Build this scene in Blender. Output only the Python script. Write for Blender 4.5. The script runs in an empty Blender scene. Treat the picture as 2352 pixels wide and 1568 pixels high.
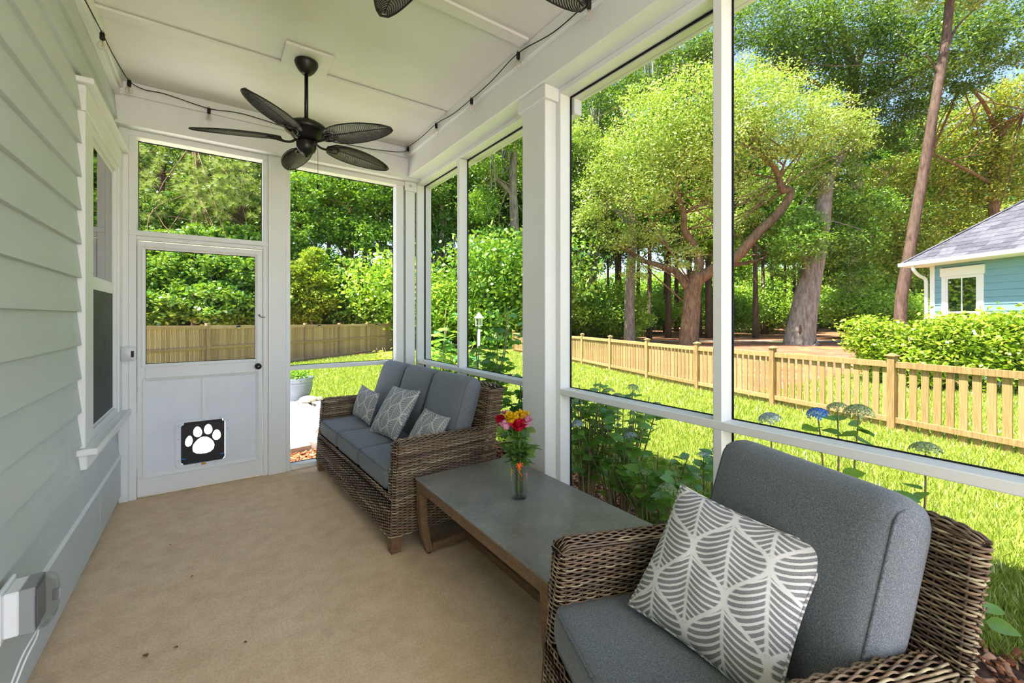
import bpy, bmesh, math, random
import numpy as np
from mathutils import Vector, Matrix

random.seed(7)
RNG = np.random.default_rng(11)
PI = math.pi
SC = bpy.context.scene
COL = SC.collection

# ------------------------------------------------------------------ camera
FPX, CX, YH = 978.0, 1176.0, 728.0          # focal length, centre and horizon in the 2352x1568 frame
YAW = math.atan(691 / 978.0)
EYE = np.array([0.0, 0.0, 1.40])
SA, CA = math.sin(YAW), math.cos(YAW)
cam_d = bpy.data.cameras.new('camera')
cam_d.sensor_width = 36.0
cam_d.sensor_fit = 'HORIZONTAL'
cam_d.lens = FPX / 2352.0 * 36.0
cam_d.shift_y = (YH - 784.0) / 2352.0
cam_d.clip_start = 0.02
cam_d.clip_end = 400
cam = bpy.data.objects.new('camera', cam_d)
COL.objects.link(cam)
cam.location = tuple(EYE)
cam.rotation_euler = (PI / 2, 0, -YAW)
SC.camera = cam

# ------------------------------------------------------------------ sky, sun, exposure
world = bpy.data.worlds.new('world')
SC.world = world
world.use_nodes = True
wn = world.node_tree
wn.nodes.clear()
w_out = wn.nodes.new('ShaderNodeOutputWorld')
w_bg = wn.nodes.new('ShaderNodeBackground')
w_sky = wn.nodes.new('ShaderNodeTexSky')
w_sky.sky_type = 'NISHITA'
w_sky.sun_disc = False
w_sky.sun_elevation = math.radians(62)
w_sky.sun_rotation = math.radians(-80)
w_sky.air_density = 1.0
w_sky.dust_density = 1.2
w_sky.ozone_density = 1.0
w_bg.inputs['Strength'].default_value = 0.20
wn.links.new(w_sky.outputs[0], w_bg.inputs['Color'])
wn.links.new(w_bg.outputs[0], w_out.inputs['Surface'])

sun_d = bpy.data.lights.new('sun', 'SUN')
sun_d.energy = 9.6
sun_d.angle = math.radians(0.7)
sun_d.color = (1.0, 0.955, 0.88)
sun = bpy.data.objects.new('sun', sun_d)
COL.objects.link(sun)
sun.location = (-10, 2, 20)
SUN_DIR = Vector((1.0, -0.13, -2.05)).normalized()      # way the light travels
sun.rotation_euler = SUN_DIR.to_track_quat('-Z', 'Y').to_euler()

# added fill lamp behind the camera, spanning the rear opening, to brighten the interior
rear_d = bpy.data.lights.new('rear_fill', 'AREA')
rear_d.shape = 'RECTANGLE'; rear_d.size = 2.1; rear_d.size_y = 2.8
rear_d.energy = 54.0
rear_d.color = (0.97, 0.94, 1.0)
rear = bpy.data.objects.new('rear_fill', rear_d)
COL.objects.link(rear)
rear.location = (.55, -2.62, 1.55)
rear.rotation_euler = (PI / 2, 0, 0)

SC.view_settings.view_transform = 'Standard'
SC.view_settings.look = 'None'
SC.view_settings.gamma = 1.0
SC.view_settings.use_curve_mapping = False
SC.view_settings.exposure = 1.07
SC.cycles.max_bounces = 5
SC.cycles.diffuse_bounces = 3
SC.cycles.glossy_bounces = 3
SC.cycles.transmission_bounces = 6
SC.cycles.transparent_max_bounces = 10
SC.cycles.caustics_reflective = False
SC.cycles.caustics_refractive = False
SC.cycles.sample_clamp_indirect = 6.0
SC.cycles.adaptive_threshold = 0.06
SC.cycles.adaptive_min_samples = 12
SC.cycles.use_adaptive_sampling = True

# ------------------------------------------------------------------ pixel helpers (photo frame -> world)
def ray(u, v):
    l = (u - CX) / FPX
    return np.array([l * CA + SA, -l * SA + CA, (YH - v) / FPX])
def at(u, v, d): return EYE + ray(u, v) * d
def onX(x, u, v): r = ray(u, v); return EYE + r * (x / r[0])
def onY(y, u, v): r = ray(u, v); return EYE + r * (y / r[1])
def onZ(z, u, v): r = ray(u, v); return EYE + r * ((z - EYE[2]) / r[2])

def ground_z(x, y):
    d = np.hypot(x, y)
    return -0.13 - 0.0178 * np.clip(d - 2.0, 0, 9) - 0.018 * np.clip(np.asarray(y) - 11.0, 0, 11)

# ------------------------------------------------------------------ materials
def lin(c):
    c = c / 255.0
    return c / 12.92 if c <= 0.04045 else ((c + 0.055) / 1.055) ** 2.4
def rgb(r, g, b): return (lin(r), lin(g), lin(b), 1.0)

class X:
    """a scalar socket with arithmetic"""
    def __init__(self, nt, s): self.nt, self.s = nt, s
    def op(self, o, b=None, c=None, clamp=False):
        n = self.nt.nodes.new('ShaderNodeMath'); n.operation = o; n.use_clamp = clamp
        for i, q in enumerate((self, b, c)):
            if q is None: continue
            if isinstance(q, X): self.nt.links.new(q.s, n.inputs[i])
            else: n.inputs[i].default_value = q
        return X(self.nt, n.outputs[0])
    def __add__(s, b): return s.op('ADD', b)
    def __sub__(s, b): return s.op('SUBTRACT', b)
    def __mul__(s, b): return s.op('MULTIPLY', b)
    def __truediv__(s, b): return s.op('DIVIDE', b)
    def sin(s): return s.op('SINE')
    def cos(s): return s.op('COSINE')
    def abs(s): return s.op('ABSOLUTE')
    def floor(s): return s.op('FLOOR')
    def mod(s, b): return s.op('FLOORED_MODULO', b)
    def gt(s, b): return s.op('GREATER_THAN', b)
    def lt(s, b): return s.op('LESS_THAN', b)
    def max(s, b): return s.op('MAXIMUM', b)
    def min(s, b): return s.op('MINIMUM', b)
    def step(s, a, b):
        n = s.nt.nodes.new('ShaderNodeMapRange'); n.interpolation_type = 'SMOOTHSTEP'
        s.nt.links.new(s.s, n.inputs[0]); n.inputs[1].default_value = a; n.inputs[2].default_value = b
        return X(s.nt, n.outputs[0])

class M:
    """small material builder"""
    def __init__(self, name, rough=0.6, spec=0.4):
        self.m = bpy.data.materials.new(name); self.m.use_nodes = True
        self.nt = self.m.node_tree
        self.b = self.nt.nodes['Principled BSDF']
        self.out = self.nt.nodes['Material Output']
        self.b.inputs['Roughness'].default_value = rough
        self.b.inputs['Specular IOR Level'].default_value = spec
        self._co = None
    def node(self, t, **k):
        n = self.nt.nodes.new(t)
        for a, b in k.items(): setattr(n, a, b)
        return n
    def link(self, a, b): self.nt.links.new(a.s if isinstance(a, X) else a, b)
    def coords(self, kind='Object'):
        n = self.node('ShaderNodeTexCoord'); return n.outputs[kind]
    def noise(self, scale, detail=4, rough=0.6, vec=None, stretch=None, kind='Object', out='Fac'):
        n = self.node('ShaderNodeTexNoise'); n.inputs['Scale'].default_value = scale
        n.inputs['Detail'].default_value = detail; n.inputs['Roughness'].default_value = rough
        v = vec or self.coords(kind)
        if stretch:
            mp = self.node('ShaderNodeMapping'); mp.inputs['Scale'].default_value = stretch
            self.link(v, mp.inputs['Vector']); v = mp.outputs[0]
        self.link(v, n.inputs['Vector'])
        return X(self.nt, n.outputs[out])
    def island(self):
        n = self.node('ShaderNodeNewGeometry'); return X(self.nt, n.outputs['Random Per Island'])
    def objrand(self):
        n = self.node('ShaderNodeObjectInfo'); return X(self.nt, n.outputs['Random'])
    def ramp(self, fac, stops, interp='LINEAR'):
        n = self.node('ShaderNodeValToRGB'); n.color_ramp.interpolation = interp
        el = n.color_ramp.elements
        while len(el) > 1: el.remove(el[-1])
        for i, (p, c) in enumerate(stops):
            e = el[0] if i == 0 else el.new(p)
            e.position = p; e.color = c
        self.link(fac, n.inputs[0])
        return n.outputs[0]
    def mix(self, fac, a, b, blend='MIX'):
        n = self.node('ShaderNodeMix', data_type='RGBA', blend_type=blend)
        for q, i in ((fac, 0), (a, 6), (b, 7)):
            if isinstance(q, (X,)) or hasattr(q, 'is_linked'): self.link(q, n.inputs[i])
            else: n.inputs[i].default_value = q
        return n.outputs[2]
    def color(self, c):
        if isinstance(c, tuple): self.b.inputs['Base Color'].default_value = c
        else: self.link(c, self.b.inputs['Base Color'])
        return self
    def bump(self, h, strength=0.3, dist=0.01):
        n = self.node('ShaderNodeBump'); n.inputs['Strength'].default_value = strength
        n.inputs['Distance'].default_value = dist
        self.link(h, n.inputs['Height']); self.link(n.outputs[0], self.b.inputs['Normal'])
        return self
    def roughness(self, v): self.link(v, self.b.inputs['Roughness']); return self

MAT = {}
def plain(key, col, rough=0.6, spec=0.4, metal=0.0, var=0.0, scale=3.0, bump=0.0, bscale=60):
    m = M(key, rough, spec)
    m.b.inputs['Metallic'].default_value = metal
    if var:
        n = m.noise(scale)
        a = tuple(max(0, c * (1 - var)) for c in col[:3]) + (1,)
        b = tuple(min(1, c * (1 + var)) for c in col[:3]) + (1,)
        m.color(m.ramp(n, [(0.3, a), (0.7, b)]))
    else: m.color(col)
    if bump: m.bump(m.noise(bscale), bump, 0.003)
    MAT[key] = m.m
    return m

plain('white_paint', rgb(227, 229, 224), 0.42, 0.45, var=0.025, scale=2.5, bump=0.08, bscale=45)
plain('ceiling_paint', rgb(220, 219, 208), 0.5, 0.4, var=0.03, scale=4, bump=0.12, bscale=30)
plain('siding_paint', rgb(199, 206, 203), 0.5, 0.4, var=0.03, scale=3, bump=0.06, bscale=40)
plain('door_panel', rgb(222, 227, 230), 0.45, 0.4, var=0.04, scale=5, bump=0.1, bscale=25)
plain('black_metal', rgb(30, 29, 27), 0.35, 0.5, metal=0.35, var=0.25, scale=25)
plain('black_plastic', rgb(22, 22, 23), 0.5, 0.4)
plain('screen_spline', rgb(24, 24, 26), 0.7, 0.2)
plain('cable_black', rgb(20, 20, 20), 0.6, 0.3)
plain('steel', rgb(200, 200, 195), 0.3, 0.5, metal=0.9)
plain('brass', rgb(190, 140, 60), 0.3, 0.5, metal=0.9)
plain('blue_latch', rgb(20, 120, 220), 0.4)
plain('outlet_grey', rgb(150, 152, 150), 0.45)
plain('cast_white', rgb(238, 238, 235), 0.4)

def build_mats():
    # concrete floor
    m = M('concrete_floor', 0.75, 0.3)
    big = m.noise(1.3, 5); fine = m.noise(90, 4, 0.7); mid = m.noise(9, 6, 0.65)
    c1 = m.ramp(big, [(0.3, rgb(222, 188, 146)), (0.7, rgb(238, 207, 168))])
    c2 = m.ramp(mid, [(0.35, rgb(202, 166, 126)), (0.6, rgb(240, 209, 170))])
    c = m.mix(0.45, c1, c2)
    c = m.mix(0.22, c, m.ramp(fine, [(0.35, rgb(120, 104, 80)), (0.6, rgb(230, 216, 188))]))
    st = m.noise(3.1, 2, 0.5, stretch=(1.0, 0.5, 1)).step(0.66, 0.72)
    c = m.mix(st * 0.25, c, rgb(140, 124, 100))
    m.color(c).bump(fine, 0.35, 0.003); MAT['concrete_floor'] = m.m
    # patio concrete
    m = M('patio_concrete', 0.8, 0.2)
    m.color(m.ramp(m.noise(6, 5), [(0.3, rgb(226, 222, 214)), (0.7, rgb(240, 238, 232))])); MAT['patio_concrete'] = m.m
    m = M('edging_stone', 0.8, 0.2)
    m.color(m.ramp(m.noise(12, 5), [(0.3, rgb(150, 142, 132)), (0.7, rgb(196, 190, 180))])).bump(m.noise(40), 0.4, 0.01); MAT['edging_stone'] = m.m
    # outdoor fabric
    m = M('grey_fabric', 0.9, 0.15)
    a = m.noise(260, 2, 0.7, stretch=(1, 1, 5)); b = m.noise(260, 2, 0.7, stretch=(5, 1, 1)); d = m.noise(260, 2, 0.7, stretch=(1, 5, 1))
    w = (a + b + d) / 3.0
    m.color(m.ramp(w, [(0.38, rgb(80, 86, 92)), (0.5, rgb(110, 116, 121)), (0.62, rgb(154, 159, 163))]))
    m.b.inputs['Sheen Weight'].default_value = 0.15
    m.bump(w, 0.35, 0.002); MAT['grey_fabric'] = m.m
    m = M('grey_piping', 0.9, 0.15)
    m.color(m.ramp(m.noise(300, 2), [(0.35, rgb(84, 89, 94)), (0.65, rgb(130, 135, 139))])); MAT['grey_piping'] = m.m
    # wicker: each strand its own tone
    m = M('wicker_strand', 0.55, 0.4)
    r = m.island(); n = m.noise(30, 3, 0.7)
    c = m.ramp(r, [(0.0, rgb(92, 76, 60)), (0.25, rgb(124, 103, 82)), (0.45, rgb(156, 127, 98)), (0.62, rgb(112, 98, 84)), (0.8, rgb(172, 150, 118)), (0.93, rgb(198, 184, 150)), (1.0, rgb(104, 90, 76))])
    c = m.mix(n.step(0.4, 0.75) * 0.35, c, rgb(74, 62, 52))
    m.color(c); MAT['wicker_strand'] = m.m
    plain('wicker_core', rgb(38, 30, 24), 0.9, 0.1)
    plain('wicker_stake', rgb(96, 78, 60), 0.7, 0.2, var=0.2, scale=40)
    # stained wood of table and legs
    m = M('brown_wood', 0.5, 0.4)
    n = m.noise(14, 6, 0.65, stretch=(1, 1, 12)); n2 = m.noise(14, 6, 0.65, stretch=(12, 12, 1.0))
    m.color(m.ramp(n * 0.6 + n2 * 0.4, [(0.3, rgb(84, 62, 42)), (0.52, rgb(122, 94, 66)), (0.72, rgb(150, 120, 88))])).bump(n2, 0.2, 0.002); MAT['brown_wood'] = m.m
    # table top
    m = M('slate_top', 0.33, 0.5)
    big = m.noise(5, 8, 0.7); fine = m.noise(38, 8, 0.75)
    c = m.ramp(big, [(0.3, rgb(108, 106, 98)), (0.7, rgb(138, 135, 126))])
    c = m.mix(fine.step(0.5, 0.75) * 0.5, c, rgb(178, 172, 158))
    m.color(c); m.roughness(fine * 0.22 + 0.22); MAT['slate_top'] = m.m
    # fan blade
    m = M('fan_blade', 0.42, 0.5)
    m.color(m.ramp(m.noise(18, 3), [(0.3, rgb(112, 110, 102)), (0.7, rgb(136, 134, 124))])); MAT['fan_blade'] = m.m
    plain('fan_vein', rgb(28, 30, 26), 0.5, 0.4)
    m = M('fan_bronze', 0.35, 0.5)
    m.b.inputs['Metallic'].default_value = 0.3
    m.color(m.ramp(m.noise(30, 5, 0.7), [(0.5, rgb(26, 25, 23)), (0.72, rgb(40, 36, 30)), (0.8, rgb(96, 74, 44))])); MAT['fan_bronze'] = m.m
    # fence timber
    def timber(key, a, b, c):
        m = M(key, 0.8, 0.2)
        g = m.noise(26, 5, 0.7, stretch=(3, 3, 0.16)); o = m.objrand()
        col = m.ramp(g, [(0.3, a), (0.5, b), (0.7, c)])
        col = m.mix(0.35, col, m.ramp(o, [(0, a), (0.5, b), (1, c)]))
        m.color(col).bump(g, 0.25, 0.004); MAT[key] = m.m
    timber('fence_timber', rgb(116, 92, 58), rgb(154, 127, 82), rgb(186, 159, 110))
    timber('weathered_timber', rgb(126, 94, 72), rgb(174, 140, 110), rgb(208, 178, 146))
    # screen mesh: fine woven insect screen
    m = M('insect_screen', 0.6, 0.2)
    t = m.node('ShaderNodeBsdfTransparent'); d = m.node('ShaderNodeBsdfDiffuse'); mx = m.node('ShaderNodeMixShader')
    d.inputs['Color'].default_value = rgb(70, 72, 72); mx.inputs[0].default_value = 0.06
    m.link(t.outputs[0], mx.inputs[1]); m.link(d.outputs[0], mx.inputs[2]); m.link(mx.outputs[0], m.out.inputs['Surface']); MAT['insect_screen'] = m.m
    plain('window_screen', rgb(70, 74, 70), 0.7, 0.3, var=0.2, scale=6)
    # window glass (dark room behind)
    m = M('window_glass', 0.02, 0.9); m.color(rgb(16, 22, 20)); m.b.inputs['IOR'].default_value = 1.9; MAT['window_glass'] = m.m
    # clear glass, water, plastic
    def glassy(key, col, ior, rough=0.0, fac=0.0):
        m = M(key, rough, 0.5); g = m.node('ShaderNodeBsdfGlass'); g.inputs['Color'].default_value = col
        g.inputs['IOR'].default_value = ior; g.inputs['Roughness'].default_value = rough
        t = m.node('ShaderNodeBsdfTransparent'); mx = m.node('ShaderNodeMixShader'); mx.inputs[0].default_value = fac
        m.link(g.outputs[0], mx.inputs[1]); m.link(t.outputs[0], mx.inputs[2]); m.link(mx.outputs[0], m.out.inputs['Surface']); MAT[key] = m.m
    glassy('clear_glass', (0.99, 1, 0.99, 1), 1.32, 0.0, 0.72)
    glassy('bulb_glass', (1, 0.98, 0.94, 1), 1.2, 0.0, 0.6)
    glassy('clear_plastic', (0.90, 0.90, 0.89, 1), 1.18, 0.08, 0.55)
    plain('filament', rgb(255, 176, 60), 0.4)
    for key, c in (('palm_orange', (255, 110, 10)), ('palm_yellow', (240, 205, 30)), ('palm_pink', (245, 130, 130)), ('rubber_band', (190, 140, 80))):
        plain(key, rgb(*c), 0.45)
    # leafy throw pillow print: ogee leaves with curved veins
    def pillow(key, ground, light, wid, hei, vein, base_f):
        m = M(key, 0.9, 0.15)
        uvn = m.node('ShaderNodeUVMap'); uvn.uv_map = 'UVMap'
        sp = m.node('ShaderNodeSeparateXYZ'); m.link(uvn.outputs[0], sp.inputs[0])
        x, y = X(m.nt, sp.outputs[0]), X(m.nt, sp.outputs[1])
        wob = m.noise(40, 2, vec=uvn.outputs[0])
        xs = x / wid
        i0 = (xs + 0.5).floor()
        dx0 = (xs - i0)                                   # -.5 .. .5
        par = i0.mod(2.0)
        ph0 = y / hei + par * 0.5
        w0 = (ph0 * (2 * PI)).cos() * 0.5 + 0.5           # half width of this column's leaf, 0..1
        inside = dx0.abs().lt(w0)
        side = dx0.gt(0.0) * 2.0 - 1.0
        i1 = i0 + side
        dx1 = xs - i1
        ph1 = y / hei + i1.mod(2.0) * 0.5
        dx = dx0 * inside + dx1 * (inside * -1.0 + 1.0)
        ph = ph0 * inside + ph1 * (inside * -1.0 + 1.0)
        ed = (dx0.abs() - w0).abs()
        line = ed.step(0.11, 0.05)
        t = dx.abs()
        rows = ((ph * vein) + (t * 5.2) - (t * t * 3.4) + wob * 0.14)
        v = (rows * (2 * PI)).sin()
        veins = v.step(0.1, 0.6)
        mid = t.step(0.07, 0.02)
        white = line.max(veins * base_f).max(mid * 0.9)
        spk = m.noise(420, 2, 0.7, vec=uvn.outputs[0])
        g = m.mix(spk.step(0.35, 0.65), ground, tuple(min(1, q * 1.7) for q in ground[:3]) + (1,))
        m.color(m.mix(white, g, light)).bump(white, 0.15, 0.002); MAT[key] = m.m
    pillow('leaf_print', rgb(118, 118, 118), rgb(222, 220, 215), 0.105, 0.23, 14.0, 1.0)
    pillow('leaf_print_fine', rgb(118, 121, 122), rgb(206, 205, 198), 0.085, 0.20, 11.0, 0.6)
    # leaves
    def leaf(key, cols, trans=0.22, rough=0.5, by='island', gloss=0.06):
        m = M(key, rough, 0.3)
        r = m.island() if by == 'island' else m.objrand()
        col = m.ramp(r, [(i / max(1, len(cols) - 1), c) for i, c in enumerate(cols)])
        d = m.node('ShaderNodeBsdfDiffuse'); t = m.node('ShaderNodeBsdfTranslucent'); mx = m.node('ShaderNodeMixShader')
        tc = m.mix(0.55, col, rgb(190, 215, 40), 'MIX')
        m.link(col, d.inputs['Color']); m.link(tc, t.inputs['Color']); mx.inputs[0].default_value = trans
        m.link(d.outputs[0], mx.inputs[1]); m.link(t.outputs[0], mx.inputs[2])
        g = m.node('ShaderNodeBsdfGlossy'); g.inputs['Roughness'].default_value = 0.35
        m2 = m.node('ShaderNodeMixShader'); m2.inputs[0].default_value = gloss
        m.link(mx.outputs[0], m2.inputs[1]); m.link(g.outputs[0], m2.inputs[2])
        m.link(m2.outputs[0], m.out.inputs['Surface']); MAT[key] = m.m
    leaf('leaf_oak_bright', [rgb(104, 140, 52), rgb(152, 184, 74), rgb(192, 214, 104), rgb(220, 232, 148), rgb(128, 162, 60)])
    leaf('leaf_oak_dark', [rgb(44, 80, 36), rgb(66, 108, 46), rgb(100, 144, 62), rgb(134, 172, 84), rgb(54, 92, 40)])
    leaf('leaf_mid', [rgb(62, 108, 38), rgb(90, 142, 48), rgb(128, 176, 60), rgb(156, 198, 80), rgb(72, 120, 42)])
    leaf('leaf_yellow', [rgb(88, 124, 46), rgb(132, 164, 60), rgb(190, 200, 76), rgb(234, 218, 104), rgb(110, 146, 54), rgb(160, 184, 70)])
    leaf('leaf_under', [rgb(112, 156, 50), rgb(144, 188, 62), rgb(182, 216, 88), rgb(124, 168, 56)], 0.45)
    leaf('needle', [rgb(112, 138, 66), rgb(142, 166, 84), rgb(174, 190, 116), rgb(98, 122, 58)], 0.25)
    leaf('leaf_hedge', [rgb(96, 132, 26), rgb(140, 172, 34), rgb(178, 200, 56), rgb(200, 214, 84), rgb(112, 148, 30)], 0.3)
    leaf('leaf_hydrangea', [rgb(92, 150, 62), rgb(116, 176, 72), rgb(150, 204, 88), rgb(104, 160, 72)], 0.45, by='obj', gloss=0.08)
    leaf('leaf_maple', [rgb(56, 120, 66), rgb(82, 152, 72), rgb(122, 184, 74), rgb(154, 204, 86)], 0.4, by='obj')
    leaf('leaf_rose', [rgb(58, 104, 40), rgb(88, 136, 56), rgb(140, 168, 86)], 0.3, by='obj', gloss=0.1)
    leaf('leaf_pot', [rgb(96, 150, 40), rgb(130, 184, 56), rgb(160, 206, 80)], 0.4)
    leaf('grass_blade', [rgb(106, 129, 39), rgb(133, 153, 50), rgb(158, 171, 68), rgb(180, 180, 99), rgb(117, 140, 43)], 0.35)
    leaf('moss', [rgb(120, 122, 100), rgb(150, 150, 124), rgb(104, 106, 86)], 0.3)
    for key, c in (('petal_red', (205, 12, 48)), ('petal_yellow', (246, 192, 8)), ('petal_pink', (240, 160, 188))):
        m = M(key, 0.55, 0.3); n = m.noise(30, 3)
        m.color(m.ramp(n, [(0.3, tuple(lin(q * 0.86) for q in c) + (1,)), (0.7, rgb(*c))]))
        m.b.inputs['Subsurface Weight'].default_value = 0.0; MAT[key] = m.m
    for key, c in (('floret_blue', (90, 150, 240)), ('floret_green', (176, 200, 140)), ('floret_pale', (188, 208, 212))):
        m = M(key, 0.7, 0.2); r = m.island()
        m.color(m.ramp(r, [(0, tuple(lin(q * 0.75) for q in c) + (1,)), (1, rgb(*c))])); MAT[key] = m.m
    plain('rose_stem', rgb(96, 124, 44), 0.5, var=0.3, scale=30)
    plain('woody_stem', rgb(150, 136, 100), 0.8, var=0.25, scale=30)
    plain('green_stem', rgb(92, 112, 50), 0.7, var=0.2, scale=30)
    def bark(key, a, b):
        m = M(key, 0.9, 0.15); n = m.noise(3.2, 7, 0.7, stretch=(2.4, 2.4, 0.6))
        m.color(m.ramp(n, [(0.32, a), (0.68, b)])).bump(n, 0.7, 0.08); MAT[key] = m.m
    bark('bark_oak', rgb(96, 74, 54), rgb(160, 136, 106))
    bark('bark_grey', rgb(104, 98, 88), rgb(176, 166, 150))
    bark('bark_pine', rgb(70, 56, 48), rgb(122, 102, 88))
    # ground covers
    m = M('lawn', 0.95, 0.1); n = m.noise(0.8, 4); f = m.noise(35, 3, 0.7)
    c = m.ramp(n, [(0.3, rgb(117, 140, 45)), (0.55, rgb(139, 158, 58)), (0.75, rgb(165, 158, 91))])
    c = m.mix(0.4, c, m.ramp(f, [(0.3, rgb(86, 110, 31)), (0.7, rgb(170, 181, 84))]))
    m.color(c).bump(f, 0.6, 0.03); MAT['lawn'] = m.m
    m = M('pine_straw', 0.95, 0.1); f = m.noise(1.6, 7, 0.75); g = m.noise(0.25, 3)
    c = m.ramp(f, [(0.3, rgb(92, 62, 46)), (0.55, rgb(150, 106, 80)), (0.75, rgb(190, 144, 112))])
    m.color(m.mix(g.step(0.6, 0.72) * 0.8, c, rgb(120, 150, 60))).bump(f, 0.5, 0.05); MAT['pine_straw'] = m.m
    m = M('soil', 0.95, 0.1); m.color(m.ramp(m.noise(20, 5), [(0.3, rgb(66, 48, 38)), (0.7, rgb(112, 84, 66))])); MAT['soil'] = m.m
    m = M('mulch_chip', 0.9, 0.15); r = m.island()
    m.color(m.ramp(r, [(0, rgb(104, 62, 42)), (0.4, rgb(150, 92, 60)), (0.7, rgb(184, 124, 84)), (1, rgb(206, 160, 126))])); MAT['mulch_chip'] = m.m
    m = M('asphalt_shingle', 0.9, 0.15); r = m.island(); f = m.noise(14, 3)
    m.color(m.mix(0.3, m.ramp(r, [(0, rgb(66, 66, 74)), (0.5, rgb(84, 84, 92)), (1, rgb(106, 106, 112))]), m.ramp(f, [(0.3, rgb(60, 60, 68)), (0.7, rgb(116, 116, 122))]))); MAT['asphalt_shingle'] = m.m
    plain('teal_siding', rgb(124, 166, 176), 0.6, 0.3, var=0.03)
    plain('house_white', rgb(236, 238, 230), 0.5, 0.3)
    plain('glazed_pot', rgb(112, 122, 136), 0.35, 0.5, var=0.12, scale=12)
    plain('turtle_stone', rgb(196, 188, 164), 0.8, 0.2, var=0.15, scale=20)
    plain('dry_leaf', rgb(128, 88, 40), 0.8, var=0.2, scale=60)
    plain('road_gravel', rgb(176, 172, 160), 0.9, 0.1, var=0.1, scale=3)
    plain('roof_dark', rgb(110, 110, 112), 0.9, 0.1)
build_mats()

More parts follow.
